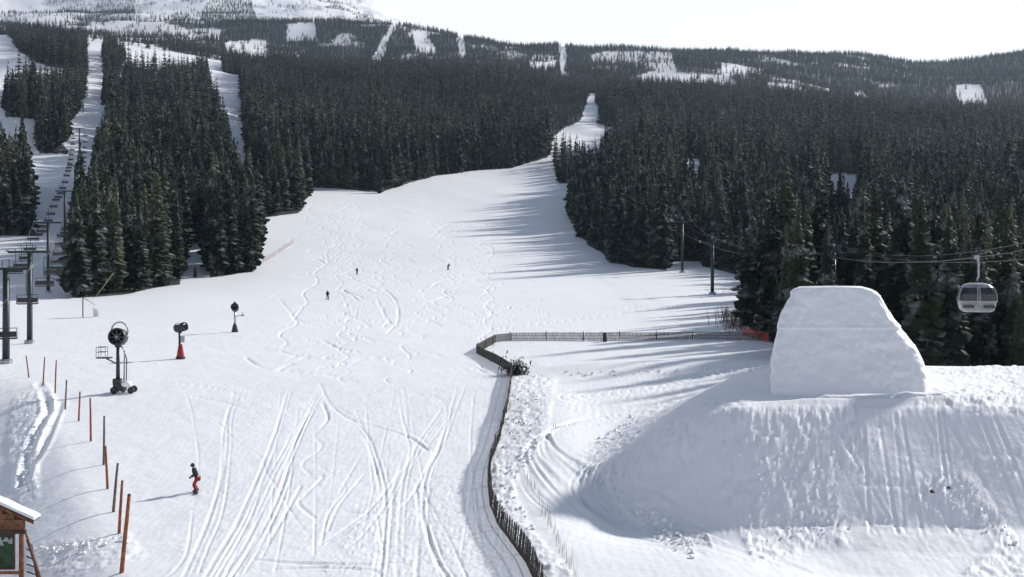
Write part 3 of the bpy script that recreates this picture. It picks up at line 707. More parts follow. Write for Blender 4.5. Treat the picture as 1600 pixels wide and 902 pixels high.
for zz in (.25, .62, .98):
    b = MB(); b.tube([(p.x - org.x, p.y - org.y, float(Z(p.x, p.y)) - org.z + zz) for p in resample(FP, .8)], .022, 4); b.build('wire', M['railwood'], fr_)
sp_ = resample(FP, 5.0); pmesh = MB().tube([(0, 0, -.5), (0, 0, 1.28)], [.045, .04], 7).mesh('post', M['railwood'])
for p in sp_:
    o = link_mesh('post', pmesh, fr_); o.location = (p.x - org.x + .04, p.y - org.y, float(Z(p.x, p.y)) - org.z); o.rotation_euler = (random.uniform(-.06, .06), random.uniform(-.06, .06), 0)
p = hit(945, 534); b = MB().box((0, 0, .55), (.5, .4, 1.1), taper=.9).box((0, 0, 1.15), (.34, .3, .14)); o = b.build('marker_box', M['black']); o.location = p
tag(o, 'small black box on the far straight of the picket fence', 'box')
# red netting where the fence meets the jump
nb = empty('red_net', hit(1166, 523), 0, 'short stretch of red safety netting left of the big jump', 'safety net')
A_, B_ = hit(1162, 524), hit(1200, 535); og = Vector(nb.location)
def net(parent, A_, B_, h, mat, nx=26, nz=7, sag=.15, post=None):
    b = MB()
    def pt(u, v):
        q = A_.lerp(B_, u); return Vector((q.x, q.y, float(Z(q.x, q.y)) + h * v * (1 - sag * math.sin(u * 9) ** 2))) - Vector(parent.location)
    for i in range(nx + 1): b.tube([pt(i / nx, 0), pt(i / nx, 1)], .03, 4)
    for j in range(nz + 1): b.tube([pt(i / 12, j / nz) for i in range(13)], .03, 4)
    b.build('mesh_net', M[mat], parent)
    for u in (0, .5, 1): MB().tube([pt(u, -.1), pt(u, 1.15)], .05, 6).build('pole', M[post or mat], parent)
net(nb, A_, B_, 1.15, 'orange')
pn = empty('safety_net', hit(430, 400), 0, 'faded pink safety netting on the slope beside the left stand', 'safety net')
net(pn, hit(412, 410), hit(458, 380), 1.3, 'pink', 18, 3)

# stalks and brush
def stalks(spots, name, label, cat, mat, hmin, hmax, r, branch=0, spread=.25, kind=None):
    b = MB()
    for (px, row) in spots:
        p = hit(px, row); h = random.uniform(hmin, hmax); d = Vector((random.uniform(-spread, spread), random.uniform(-spread, spread), 1))
        b.tube([p - Vector((0, 0, .2)), p + d * h * .5, p + d * h], [r, r * .8, r * .3], 4, False)
        for _ in range(branch):
            q = p + d * h * random.uniform(.2, .8); e = Vector((random.uniform(-1, 1), random.uniform(-1, 1), random.uniform(.3, 1.2))) * h * .35
            b.tube([q, q + e], [r * .5, r * .2], 3, False)
    o = b.build(name, M[mat]); tag(o, label, cat, kind=kind); return o
sp = [(random.gauss(0, 1), random.random()) for _ in range(80)]
stalks([(815 + 75 * t + 10 + g * 9, 745 + 165 * t + 12 * g) for g, t in sp], 'dry_grass', 'pale dry stalks poking through the snow right of the fence', 'grass', 'straw', .3, .95, .011, 0, .09, 'stuff')
stalks([(1150 + random.gauss(0, 12), 510 + random.gauss(0, 5)) for _ in range(90)], 'bare_shrub', 'bare brown twiggy shrub left of the snow dusted conifers', 'shrub', 'brush', 1.2, 3.2, .04, 5)
stalks([(1236 + random.gauss(0, 14), 545) for _ in range(10)], 'bare_shrub', 'bare twigs behind the left edge of the jump', 'shrub', 'brush', 1.2, 2.0, .03, 4)
# evergreen bough heap on the fence corner
c = hit(806, 586); b = MB()
for _ in range(420):
    q = Vector((random.gauss(0, .75), random.gauss(0, .5), abs(random.gauss(.55, .45)))); d = Vector((random.uniform(-1, 1), random.uniform(-1, 1), random.uniform(-.3, 1))).normalized() * random.uniform(.25, .6)
    s_ = d.cross(Vector((0, 0, 1))).normalized() * .09
    b.add([q, q + d * .5 + s_, q + d, q + d * .5 - s_], [(0, 1, 2, 3)])
o = b.build('evergreen_shrub', M['needles']); o.location = c; tag(o, 'low dark evergreen shrub at the corner of the picket fence', 'shrub')
b = MB()
for _ in range(60):
    q = Vector((random.gauss(0, .6), random.gauss(0, .4), 0)); b.tube([q, q + Vector((random.uniform(-.7, .7), random.uniform(-.4, .4), random.uniform(.8, 1.8)))], [.03, .01], 4)
b.build('stem', M['brush'], o)
# debris lumps on the mound
for (px, row, s_, lb) in [(1455, 768, .22, 'dark earth showing through the shaded face of the mound'), (1482, 762, .14, 'small earth clod right of the larger clod on the mound'), (1498, 795, .12, 'lowest of the little earth clods on the mound')]:
    o = MB().ball((0, 0, 0), (s_, s_, s_ * .5), 9, 6, .25).build('earth_clod', M['railwood']); o.location = hit(px, row); tag(o, lb, 'clod')
# snow chunks (uncountable crumbs broken off by the machines)
b = MB()
def chunks(poly, n, s0, s1):
    xs = [p[0] for p in poly]; ys = [p[1] for p in poly]; k = 0
    while k < n:
        px = random.uniform(min(xs), max(xs)); r_ = random.uniform(min(ys), max(ys))
        if not inpoly(np.array([px]), np.array([r_]), poly)[0]: continue
        k += 1; p = hit(px, r_); s = random.uniform(s0, s1) ** 1.0
        rot = Matrix.Rotation(random.uniform(0, 3), 3, 'X') @ Matrix.Rotation(random.uniform(0, 3), 3, 'Z')
        b.box(p + Vector((0, 0, s * .25)), (s, s * random.uniform(.5, 1), s * random.uniform(.4, .9)), rot, .7)
chunks([(800, 600), (860, 600), (845, 700), (800, 760), (850, 860), (780, 790), (775, 700)], 170, .08, .3)
chunks([(930, 690), (990, 650), (1000, 665), (945, 705)], 50, .08, .3)
chunks([(985, 790), (1000, 785), (1090, 855), (1080, 880), (1020, 840)], 70, .08, .32)
chunks([(830, 582), (1190, 575), (1190, 582), (830, 590)], 50, .1, .35)
chunks([(1180, 700), (1300, 680), (1330, 830), (1200, 850)], 90, .06, .22)
chunks([(1440, 740), (1520, 750), (1590, 850), (1560, 860)], 60, .06, .25)
chunks([(30, 640), (60, 620), (60, 760), (30, 780)], 60, .1, .35); chunks([(60, 855), (200, 838), (205, 850), (80, 880)], 70, .08, .28)
tag(b.build('snow_crumbs', M['snow']), 'crumbs and clods of snow scattered over the park mound and banks', 'snow', kind='stuff')

# ------------------------------------------------------------------ orange-brown poles
polesd = [((45, 590), (41, 556), 'shortest orange pole, farthest from the kiosk and leaning left'), ((67, 603), (70, 558), 'second farthest orange pole from the kiosk'), ((86, 615), (88, 563), 'third farthest orange pole, next to a gap in the row'),
 ((102, 640), (104, 594), 'slim grey-brown pole, fourth from the far end of the row'), ((123, 658), (125, 612), 'short pole in the middle of the leaning row'), ((142, 690), (141, 622), 'upright orange pole, sixth from the far end of the row'),
 ((162, 727), (163, 650), 'grey-green weathered pole touching the orange one below it'), ((168, 764), (165, 697), 'orange pole overlapping the weathered pole behind it'), ((177, 800), (184, 724), 'dark green-grey pole leaning right, third nearest the kiosk'),
 ((186, 835), (191, 751), 'brown pole second nearest the kiosk'), ((190, 895), (202, 772), 'thickest and tallest orange pole, nearest to the camera')]
for k, (bp_, tp, lb) in enumerate(polesd):
    p = hit(*bp_); zt = ztop(p, tp[1]); dx = (tp[0] - bp_[0]) / F * p.y; rr = .065 + .02 * (k == 10) + .002 * k
    t_ = empty('marker_pole', p, 0, lb, 'pole', 'poles in a row beside the hollow')
    hh = zt - p.z; w1 = lambda t: (dx * t, .02 * math.sin(t * 5 + k), hh * t)
    MB().tube([w1(-.12), w1(.3), w1(.7), w1(.985)], [rr * 1.12, rr * 1.05, rr * .95, rr * .86], 10).build('shaft', M['polegrey' if k in (3, 6, 8) else 'pole'], t_, True)
    MB().tube([w1(.985), w1(1.0)], [rr * .9, rr * .7], 10).build('cap', M['railwood'], t_)

# ------------------------------------------------------------------ snow guns
def gun_big():
    p = hit(186, 614); k = (ztop(p, 504) - p.z) / 6.6
    t_ = empty('snow_gun', p, 0, 'tallest snow gun with round fan, side platform and dark wheeled base', 'snow gun', 'snow guns on the left of the run'); t_.scale = (k,) * 3
    MB().tube([(-.1, 0, .6), (-.1, 0, 4.6)], [.2, .15], 12).build('mast', M['black'], t_, True)
    MB().tube([(.42, .1, .8), (.5, .1, 3.9), (.2, .05, 4.4)], .07, 8).build('water_pipe', M['grey'], t_, True)
    MB().tube([(.62, .15, .9), (.68, .15, 3.2), (.42, .1, 3.9)], .05, 8).build('hose', M['black'], t_, True)
    d = MB(); d.lathe([(.62, -.7), (.80, -.6), (.82, .45), (.74, .6), (.66, .6), (.6, .4), (.55, -.5), (.0, -.55)], (-.1, 0, 5.25), (0, -1, .15), 28).build('fan_drum', M['black'], t_, True)
    d = MB(); d.lathe([(0, .62), (.13, .58), (.2, .4), (.2, -.3)], (-.1, 0, 5.25), (0, -1, .15), 14).build('hub', M['grey'], t_, True)
    b = MB()
    for j in range(8):
        a = j * math.pi / 4; v = Vector((math.cos(a), 0, math.sin(a)))
        b.tube([Vector((-.1, -.35, 5.25)) + v * .15, Vector((-.1, -.4, 5.25)) + v * .58], .035, 4)
    b.build('fan_blades', M['grey'], t_)
    b = MB(); b.tube([Vector((-.05 + .78 * math.cos(a), .35, 5.75 + .85 * math.sin(a))) for a in np.linspace(-.3, math.pi + .3, 18)], .07, 6)
    b.tube([(.74, .35, 5.5), (.45, .1, 4.5)], .05, 6).build('guard_hoop', M['grey'], t_, True)
    MB().box((-.1, .05, 4.45), (.5, .4, .35)).build('swivel', M['black'], t_)
    pf = MB().box((-1.35, -.1, 3.3), (1.35, .75, .1)).build('platform', M['black'], t_)
    b = MB()
    for (x, y_) in ((-2, -.45), (-2, .25), (-1.15, -.45), (-1.15, .25), (-1.55, -.45)): b.tube([(x, y_, 3.3), (x, y_, 4.3)], .035, 5)
    for z in (3.85, 4.3): b.tube([(-1.15, -.45, z), (-2, -.45, z), (-2, .25, z), (-1.15, .25, z)], .035, 5)
    b.build('railing', M['grey'], t_)
    MB().tube([(-.15, 0, 2.7), (-1.2, 0, 3.22)], .06, 6).build('strut', M['black'], t_)
    b = MB(); b.box((.1, 0, .55), (1.1, .9, .6), Matrix.Rotation(.3, 3, 'Y')); b.box((-.15, 0, 1.05), (.7, .7, .55)); b.build('motor_housing', M['black'], t_)
    MB().ball((.75, -.15, .85), (.5, .5, .32), 12, 8, .06).build('snow_cap', M['snow'], t_, True)
    for (x, y_) in ((-.35, -.5), (1.25, -.45), (-.35, .5), (1.25, .5)):
        w_ = MB(); w_.lathe([(0, -.12), (.2, -.12), (.32, -.08), (.32, .08), (.2, .12), (0, .12)], (x, y_, .3), (0, 1, 0), 16); w_.build('wheel', M['black'], t_, True)
    MB().tube([(.9, 0, .45), (1.6, -.1, .2)], .07, 6).build('tow_bar', M['black'], t_)
    for s in (-1, 1): MB().tube([(-.1, 0, .7), (-.35, s * .85, .02)], .06, 6).build('leg', M['black'], t_)
def gun_red():
    p = hit(282, 561); k = (ztop(p, 502) - p.z) / 4.5
    t_ = empty('snow_gun', p, 0, 'snow gun with red padded base and snow on its black barrel', 'snow gun', 'snow guns on the left of the run'); t_.scale = (k,) * 3
    MB().lathe([(.5, 0), (.46, .25), (.3, 1.3), (.22, 1.75), (0, 1.76)], (0, 0, 0), n=14).build('red_padding', M['red'], t_, True)
    MB().lathe([(.56, -.1), (.56, .22), (.48, .3)], (0, 0, 0), n=14).build('base_ring', M['black'], t_)
    MB().tube([(-.1, 0, 1.6), (-.12, 0, 3.3)], .13, 10).build('mast', M['black'], t_, True)
    MB().box((.28, 0, 2.35), (.42, .4, .75)).build('control_box', M['grey'], t_)
    ax = Vector((.95, -.35, .22)).normalized()
    MB().lathe([(.0, -.75), (.42, -.72), (.55, -.5), (.50, 0), (.56, .5), (.52, .75), (.44, .72), (.4, .3), (0, .2)], (0, 0, 3.75), ax, 24).build('fan_barrel', M['black'], t_, True)
    MB().ball((0, 0, 4.17), (.62, .4, .17), 14, 8, .04).build('snow_cap', M['snow'], t_, True)
    MB().box((-.05, 0, 3.25), (.4, .35, .3)).build('swivel', M['black'], t_)
def gun_small():
    p = hit(367, 519); k = (ztop(p, 473) - p.z) / 4.4
    t_ = empty('snow_gun', p, 0, 'farthest snow gun with black fan head and small side arm', 'snow gun', 'snow guns on the left of the run'); t_.scale = (k,) * 3
    MB().lathe([(.52, -.1), (.5, .15), (.3, 1.0), (.2, 1.25), (0, 1.26)], (0, 0, 0), n=14).build('base_padding', M['black'], t_, True)
    MB().tube([(0, 0, 1.1), (0, 0, 3.1)], .14, 10).build('mast', M['grey'], t_, True)
    MB().lathe([(0, -.6), (.4, -.58), (.56, -.35), (.6, .4), (.5, .55), (.42, .4), (0, .3)], (0, 0, 3.65), (0.1, -1, .5), 22).build('fan_drum', M['black'], t_, True)
    MB().lathe([(.3, 0), (.16, .35), (0, .5)], (0, 0, 4.1), n=12).build('hood', M['black'], t_, True)
    b = MB(); b.tube([(0, 0, 2.35), (1.1, 0, 2.5), (1.15, 0, 2.95)], .06, 6); b.build('side_arm', M['grey'], t_)
    MB().box((1.15, 0, 2.5), (.5, .4, .22)).build('nozzle_box', M['grey'], t_)
gun_big(); gun_red(); gun_small()

# ------------------------------------------------------------------ chairlift on the left
def lift_tower(base, top_row, az, label, arm, thick, mat='dark', name='lift_tower', grp='chairlift towers', head=True):
    p = base; h = ztop(p, top_row) - p.z
    t_ = empty(name, p, az, label, 'lift tower', grp)
    MB().tube([(0, 0, -1), (0, 0, h)], [thick, thick * .8], 12).build('mast', M[mat], t_, True)
    MB().box((0, 0, h - .15), (arm * 2, .3, .32)).build('crossarm', M[mat], t_)
    MB().lathe([(thick * 2, -.3), (thick * 2, .35), (thick * 1.3, .5), (0, .52)], (0, 0, 0), n=10).build('footing', M['grey'], t_)
    for s in (-1, 1):
        b = MB(); b.box((s * arm, 0, h - .05), (.12, 3.0, .16))
        sh = b.build('sheave_frame', M[mat], t_)
        for q in (-1.2, -.4, .4, 1.2):
            w_ = MB(); w_.lathe([(0, -.06), (.2, -.06), (.2, .06), (0, .06)], (s * arm + s * .1, q, h + .1), (1, 0, 0), 10); w_.build('sheave', M['grey'], sh)
    b = MB(); b.tube([(-.35, 0, h), (-.35, 0, h + .9), (.35, 0, h + .9), (.35, 0, h)], .05, 5); b.build('lifting_frame', M[mat], t_)
    b = MB(); b.tube([(.35, thick, 0), (.35, thick, h)], .03, 4); b.tube([(.05, thick, 0), (.05, thick, h)], .03, 4)
    for k in range(int(h / .5)): b.tube([(.05, thick, k * .5), (.35, thick, k * .5)], .025, 4)
    b.build('ladder', M[mat], t_)
    return p, h
LT = [((9, 568), 418, 'nearest green lift tower at the left picture edge'), ((46, 537), 392, 'second lift tower from the front, right of the nearest one'), ((75, 457), 347, 'third lift tower, left of the tall conifer stand'),
      ((101, 370), 298, 'fourth lift tower, halfway up the left slope'), ((117, 300), 258, 'fifth lift tower, below the snowy bench'), ((124, 245), 200, 'sixth lift tower, above the snowy bench'), ((130, 176), 150, 'farthest lift tower, high on the left slope')]
LP = [hit(*q[0]) for q in LT]; LA = []
for k, ((q, top, lb), p) in enumerate(zip(LT, LP)):
    d = (LP[min(k + 1, 6)] - LP[max(k - 1, 0)]); az = math.atan2(d.y, d.x) - math.pi / 2
    arm = 2.6
    _, h = lift_tower(p, top, az, lb, arm, .34 + .05 * (k == 0))
    for_ = Vector((math.cos(az), math.sin(az), 0)); LA.append((p + Vector((0, 0, h + .2)), for_))
def span(a, b, sag, n=14): return [a.lerp(b, t) - Vector((0, 0, sag * 4 * t * (1 - t))) for t in np.linspace(0, 1, n)]
d0 = (LA[0][0] - LA[1][0]).normalized()
front = (LA[0][0] + d0 * 55 + Vector((0, 0, -1.0)), LA[0][1]); back = (LA[-1][0] + (LA[-1][0] - LA[-2][0]) * 1.0 + Vector((0, 0, 6)), LA[-1][1])
line = [front] + LA + [back]
ropes = []
for s, lb in ((-1, 'outgoing haul cable of the chairlift, left side of the towers'), (1, 'return haul cable of the chairlift, right side of the towers')):
    P = []
    for (a, fa), (b_, fb) in zip(line[:-1], line[1:]):
        A2 = a + fa * s * 2.7; B2 = b_ + fb * s * 2.7; P += span(A2, B2, (B2 - A2).length * .018)[:-1]
    P.append(B2); ropes.append(P)
    o = MB().tube(P, .03, 5).build('haul_cable', M['cable']); tag(o, lb, 'cable')
def chair():
    t_ = empty('lift_chair', (0, 0, 0), 0, 'dark four seat chair hanging on the left chairlift cable', 'lift chair', 'chairs hanging on the chairlift')
    MB().tube([(0, 0, 0), (.12, 0, -.4), (.12, 0, -2.0), (0, .05, -2.5)], .05, 6).build('hanger', M['dark'], t_)
    MB().box((0, 0, 0), (.16, .4, .2)).build('grip', M['dark'], t_)
    b = MB(); b.tube([(-1.1, .1, -3.5), (-1.1, .1, -2.5), (1.1, .1, -2.5), (1.1, .1, -3.5)], .045, 6); b.tube([(-1.1, .1, -3.4), (-1.1, -.5, -3.5)], .04, 6); b.tube([(1.1, .1, -3.4), (1.1, -.5, -3.5)], .04, 6); b.build('frame', M['dark'], t_)
    MB().box((0, -.2, -3.5), (2.1, .55, .12)).build('seat', M['black'], t_)
    MB().box((0, .1, -3.1), (2.1, .08, .5)).build('backrest', M['black'], t_)
    b = MB(); b.tube([(-1.05, .1, -2.6), (-1.05, -.6, -2.9), (1.05, -.6, -2.9), (1.05, .1, -2.6)], .035, 5); b.build('safety_bar', M['dark'], t_)
    return t_
proto = chair(); first = True
def along(P, start, step):
    out_ = []; acc = start
    for a, b_ in zip(P[:-1], P[1:]):
        L = (b_ - a).length
        while acc < L: out_.append((a.lerp(b_, acc / L), b_ - a)); acc += step
        acc -= L
    return out_
for s, P in enumerate(ropes):
    for p, d in along(P, 4 + 9 * s, 19):
        if p.y > 620: continue
        px = 800 + F * p.x / p.y
        if px < -40: continue
        if any(abs(p.y - q.y) < 2.5 for q, _ in LA): continue
        o = proto if first else copy_tree(proto); first = False
        o.location = p; o.rotation_euler.z = math.atan2(d.y, d.x) - math.pi / 2 + (math.pi if s else 0)

# ------------------------------------------------------------------ gondola line on the right
GT = [(Vector((39.0, 150.0, 0)), 396), (hit(1113, 460), 378), (hit(1066, 426), 346)]
GT[0][0].z = float(Z(39, 150))
glab = ['gondola tower standing behind the big snow jump', 'gondola tower standing alone on open snow before the forest', 'farther gondola tower at the edge of the dark forest']
GA = []
for k, (p, top) in enumerate(GT):
    q = GT[min(k + 1, 2)][0] - GT[max(k - 1, 0)][0]; az = math.atan2(q.y, q.x) - math.pi / 2
    _, h = lift_tower(p, top, az, glab[k], 2.4, .38, grp='gondola towers')
    c_ = MB().ball((0, 0, h + .9), .22, 10, 6).build('lamp_head', M['white'], bpy.data.objects[[o.name for o in COL.objects if o.get('label') == glab[k]][0]])
    GA.append((p + Vector((0, 0, h + .2)), Vector((math.cos(az), math.sin(az), 0))))
gf = (Vector((35.5, 82, 13.9)), Vector((1, 0, 0))); gf0 = (Vector((33.0, 40, 19.5)), Vector((1, 0, 0)))
gb = (GA[-1][0] + (GA[-1][0] - GA[-2][0]) * 2.2 + Vector((8, 0, 8)), GA[-1][1])
gl = [gf0, gf] + GA + [gb]; gro = []
for s, lb in ((-1, 'near gondola cable that carries the cabin'), (1, 'second gondola cable running beside the cabin cable')):
    P = []
    for k, ((a, fa), (b_, fb)) in enumerate(zip(gl[:-1], gl[1:])):
        A2 = a + fa * s * 2.5; B2 = b_ + fb * s * 2.5; P += span(A2, B2, (B2 - A2).length * (.006 if k == 0 else .014), 10)[:-1]
    P.append(B2); gro.append(P); o = MB().tube(P, .028, 5).build('gondola_cable', M['cable']); tag(o, lb, 'cable')
P = []
for (a, fa), (b_, fb) in zip(gl[:-1], gl[1:]): P += span(a + Vector((0, 0, 1.0)), b_ + Vector((0, 0, 1.0)), (b_ - a).length * .02, 10)[:-1]
tag(MB().tube(P, .018, 4).build('signal_cable', M['cable']), 'thin signal wire strung above the two gondola cables', 'cable')
# the cabin
def cabin():
    P = gro[0]; tgt = None
    for a, b_ in zip(P[:-1], P[1:]):
        for t in np.linspace(0, 1, 60):
            q = a.lerp(b_, float(t)); px = 800 + F * q.x / q.y
            if tgt is None or abs(px - 1526) < tgt[0]:
                if q.y < 120: tgt = (abs(px - 1526), q)
    q = tgt[1]
    rowc = HOR + (HC - q.z) * F / q.y; print('cabin rope', q, rowc)
    t_ = empty('gondola_cabin', q, R(-12), 'pale rounded gondola cabin hanging before the dark forest', 'gondola')
    drop = (487 - rowc) / F * q.y                      # underside below the rope
    hb = 2.05; W = 1.28; D = .95; zb = -drop; zt = zb + hb
    MB().box((0, 0, 0), (.3, .7, .25)).build('grip', M['grey'], t_)
    MB().tube([(0, 0, 0), (.12, 0, -.4), (.12, 0, zt + .5), (0, 0, zt + .15)], .07, 8).build('hanger', M['grey'], t_, True)
    def ring(z, w_, d_, n=32, e=.45):
        return [Vector((w_ * math.copysign(abs(math.cos(a)) ** e, math.cos(a)), d_ * math.copysign(abs(math.sin(a)) ** e, math.sin(a)), z)) for a in np.linspace(0, 2 * math.pi, n, endpoint=False)]
    def shell(levels, name, mat, parent, cap=True):
        b = MB(); vs = []; n = 32
        for z, w_, d_ in levels: vs += ring(z, w_, d_)
        fs = [(i * n + k, i * n + (k + 1) % n, (i + 1) * n + (k + 1) % n, (i + 1) * n + k) for i in range(len(levels) - 1) for k in range(n)]
        if cap: fs += [tuple(range(n - 1, -1, -1)), tuple(range((len(levels) - 1) * n, len(levels) * n))]
        b.add(vs, fs); return b.build(name, M[mat], parent, False)
    shell([(zb, W * .72, D * .8), (zb + .12, W * .88, D * .95), (zb + .5, W * .98, D), (zb + .78, W, D)], 'lower_shell', 'white', t_)
    shell([(zb + .78, W * .97, D * .96), (zb + 1.3, W * .97, D * .96), (zb + 1.75, W * .82, D * .85)], 'window_band', 'glass', t_)
    shell([(zb + 1.75, W * .84, D * .87), (zb + 1.95, W * .66, D * .7), (zb + 2.05, W * .35, D * .4)], 'roof', 'grey', t_)
    for x in (-1, -.06, .06, 1):
        b = MB(); b.tube([(x * W * .99, -D * (.6 if abs(x) == 1 else 1.0), zb + .76), (x * W * .99, -D * (.6 if abs(x) == 1 else 1.0), zb + 1.3), (x * W * .84, -D * (.55 if abs(x) == 1 else .88), zb + 1.78)], .05, 6); b.build('window_post', M['white'], t_)
        b = MB(); b.tube([(x * W * .99, D * (.6 if abs(x) == 1 else 1.0), zb + .76), (x * W * .84, D * (.55 if abs(x) == 1 else .88), zb + 1.78)], .05, 6); b.build('window_post', M['white'], t_)
    for x in (-.55, .55): MB().box((x * W, -D - .03, zb + .42), (.75, .1, .22)).build('ski_rack', M['glass'], t_)
    MB().tube([(-1.0 * W, -D - .02, zb + .8), (W, -D - .02, zb + .8)], .04, 6).build('rail', M['grey'], t_)
cabin()

# ------------------------------------------------------------------ hut at the bottom left
def kiosk():
    y0 = 64.0; k = y0 / F
    def X(px): return (px - 800) * k
    def ZZ(row): return HC - (row - HOR) * k
    gz = float(Z(X(20), y0)); org = Vector((X(20), y0, gz))
    t_ = empty('map_kiosk', org, 0, 'stained timber kiosk with snowy roof and green map panel at the bottom left', 'kiosk')
    L = lambda px, row, dy=0.0: Vector((X(px), y0 + dy, ZZ(row))) - org
    px_r, px_m = 57, -75                                         # eave, ridge, mirrored eave
    e = L(57, 812); rd = L(-62, 758); e2 = Vector((2 * rd.x - e.x, e.y, e.z)); Dp = .42
    def slab(a, b_, th, y_0, y_1, name, mat, lift=0.0, n=1, lump=0.0):
        m = MB(); vs = []
        N = n
        for i in range(N + 1):
            q = a.lerp(b_, i / N); w_ = lump * math.sin(i * 1.7) * (0 < i < N)
            vs += [(q.x, y_0, q.z + lift), (q.x, y_0 + .06, q.z + lift + th + w_), (q.x, (y_0 + y_1) / 2, q.z + lift + th * 1.15 + w_), (q.x, y_1 - .06, q.z + lift + th + w_), (q.x, y_1, q.z + lift)]
        fs = [(i * 5 + j, i * 5 + (j + 1) % 5, (i + 1) * 5 + (j + 1) % 5, (i + 1) * 5 + j) for i in range(N) for j in range(5)] + [(4, 3, 2, 1, 0), tuple(N * 5 + j for j in range(5))]
        m.add(vs, fs); return m.build(name, M[mat], t_, False)
    for a, b_ in ((e, rd), (e2, rd)):
        slab(a, b_, .1, -Dp, Dp, 'roof', 'railwood'); slab(a + (a - b_).normalized() * .04, b_, .13, -Dp - .05, Dp + .05, 'roof_snow', 'snow', .105, 12, .015)
        for yy in (-Dp + .03, ): 
            m = MB(); m.add([(a.x, yy, a.z - .16), (b_.x, yy, b_.z - .16), (b_.x, yy, b_.z - .003), (a.x, yy, a.z - .003), (a.x, yy + .05, a.z - .16), (b_.x, yy + .05, b_.z - .16), (b_.x, yy + .05, b_.z - .003), (a.x, yy + .05, a.z - .003)], [(0, 1, 2, 3), (4, 7, 6, 5), (0, 4, 5, 1), (0, 3, 7, 4), (1, 5, 6, 2)])
            m.build('barge_board', M['wood'], t_)
    # gable boards under the roof
    zb = L(0, 826).z; x = L(42, 0).x; xe = 2 * rd.x - x; sl = (rd.z - e.z) / (e.x - rd.x)
    zr = zb; j = 0
    while zr < rd.z - .3:
        h = .27; xa = min(x, rd.x + (rd.z - zr - h - .12) / sl); xb = 2 * rd.x - xa
        if xa - xb > .3: MB().box(((xa + xb) / 2, -.3 - .012 * (j % 2), zr + h / 2 + .004), (xa - xb, .06, h - .014)).build('gable_board', M['wood'], t_)
        zr += h; j += 1
    m = MB(); m.add([(xe, -.24, zb), (x, -.24, zb), (x, -.24, max(zb, rd.z - (x - rd.x) * sl - .05)), (rd.x, -.24, rd.z - .05), (xe, -.24, max(zb, rd.z - (x - rd.x) * sl - .05))], [(0, 1, 2, 3, 4)]); m.add([(xe, -.2, zb), (x, -.2, zb), (x, -.2, max(zb, rd.z - (x - rd.x) * sl - .05)), (rd.x, -.2, rd.z - .05), (xe, -.2, max(zb, rd.z - (x - rd.x) * sl - .05))], [(4, 3, 2, 1, 0)]); m.build('gable_panel', M['railwood'], t_)
    MB().box(((x + xe) / 2, -.3, zb - .09), (x - xe + .2, .22, .18)).build('beam', M['railwood'], t_)
    for q in (L(37, 0).x, L(-24, 0).x, 2 * rd.x - L(-24, 0).x, 2 * rd.x - L(37, 0).x):
        MB().box((q, -.28, (zb - .18 - 1.2) / 2), (.2, .2, zb - .18 + 1.2)).build('post', M['wood'], t_)
    for xa, xb in ((L(27, 0).x, L(-20, 0).x),):
        za, z2 = zb - .2, L(0, 886).z
        f = MB().box(((xa + xb) / 2, -.3, za - .05), (xa - xb, .12, .1)).box(((xa + xb) / 2, -.3, z2), (xa - xb, .12, .1)).box((xa - .05, -.3, (za - .1 + z2 + .05) / 2), (.1, .12, za - z2 - .155)).box((xb + .05, -.3, (za - .1 + z2 + .05) / 2), (.1, .12, za - z2 - .155)).build('panel_frame', M['railwood'], t_)
        MB().box(((xa + xb) / 2, -.27, (za + z2) / 2 - .02), (xa - xb - .2, .04, za - z2 - .14)).build('map_panel', M['green'], f)
        MB().tube([(xb + .3, -.3, z2 + .75), (xb + .6, -.3, z2 + 1.15), (xb + .8, -.3, z2 + .9)], .0, 3)
        # snow capped peaks printed on the map
        m = MB()
        for cx, w_, h_ in ((.35, .30, .30), (.68, .24, .42), (1.0, .26, .24), (1.25, .18, .34)):
            zt = za - .16; m.add([(xb + .12 + cx - w_, -.294, zt - h_), (xb + .12 + cx + w_ * .8, -.294, zt - h_ * 1.1), (xb + .12 + cx, -.294, zt)], [(0, 1, 2)])
        m.build('printed_peaks', M['grey'], f)
    MB().box(((x + xe) / 2, -.22, L(0, 893).z), (x - xe - .3, .08, .16)).build('lower_rail', M['wood'], t_)
    for a, b_, mt, r_ in ((L(41, 822, -.3), L(72, 908, -.5), 'wood', .07), (L(40, 845, .2), L(60, 912, .3), 'railwood', .06), (L(43, 855, .5), L(52, 912, .6), 'railwood', .06)):
        MB().tube([a, b_], r_, 8).build('brace', M[mt], t_)
    for k_ in range(5):
        t = .3 + .14 * k_; a = L(41, 822, -.3).lerp(L(72, 908, -.5), t); MB().tube([a, (L(38, 0).x, .3, a.z)], .035, 5).build('rung', M['railwood'], t_)
kiosk()
# snow bank against the hut front
b = MB(); b.ball((0, 0, 0), (2.2, 1.0, .55), 24, 14, .015); o = b.build('snow_bank', M['snow'], None, True); p = hit(0, 915); o.location = (-26.6, 62.6, float(Z(-26.6, 62.6)) - .1); tag(o, kind='structure')

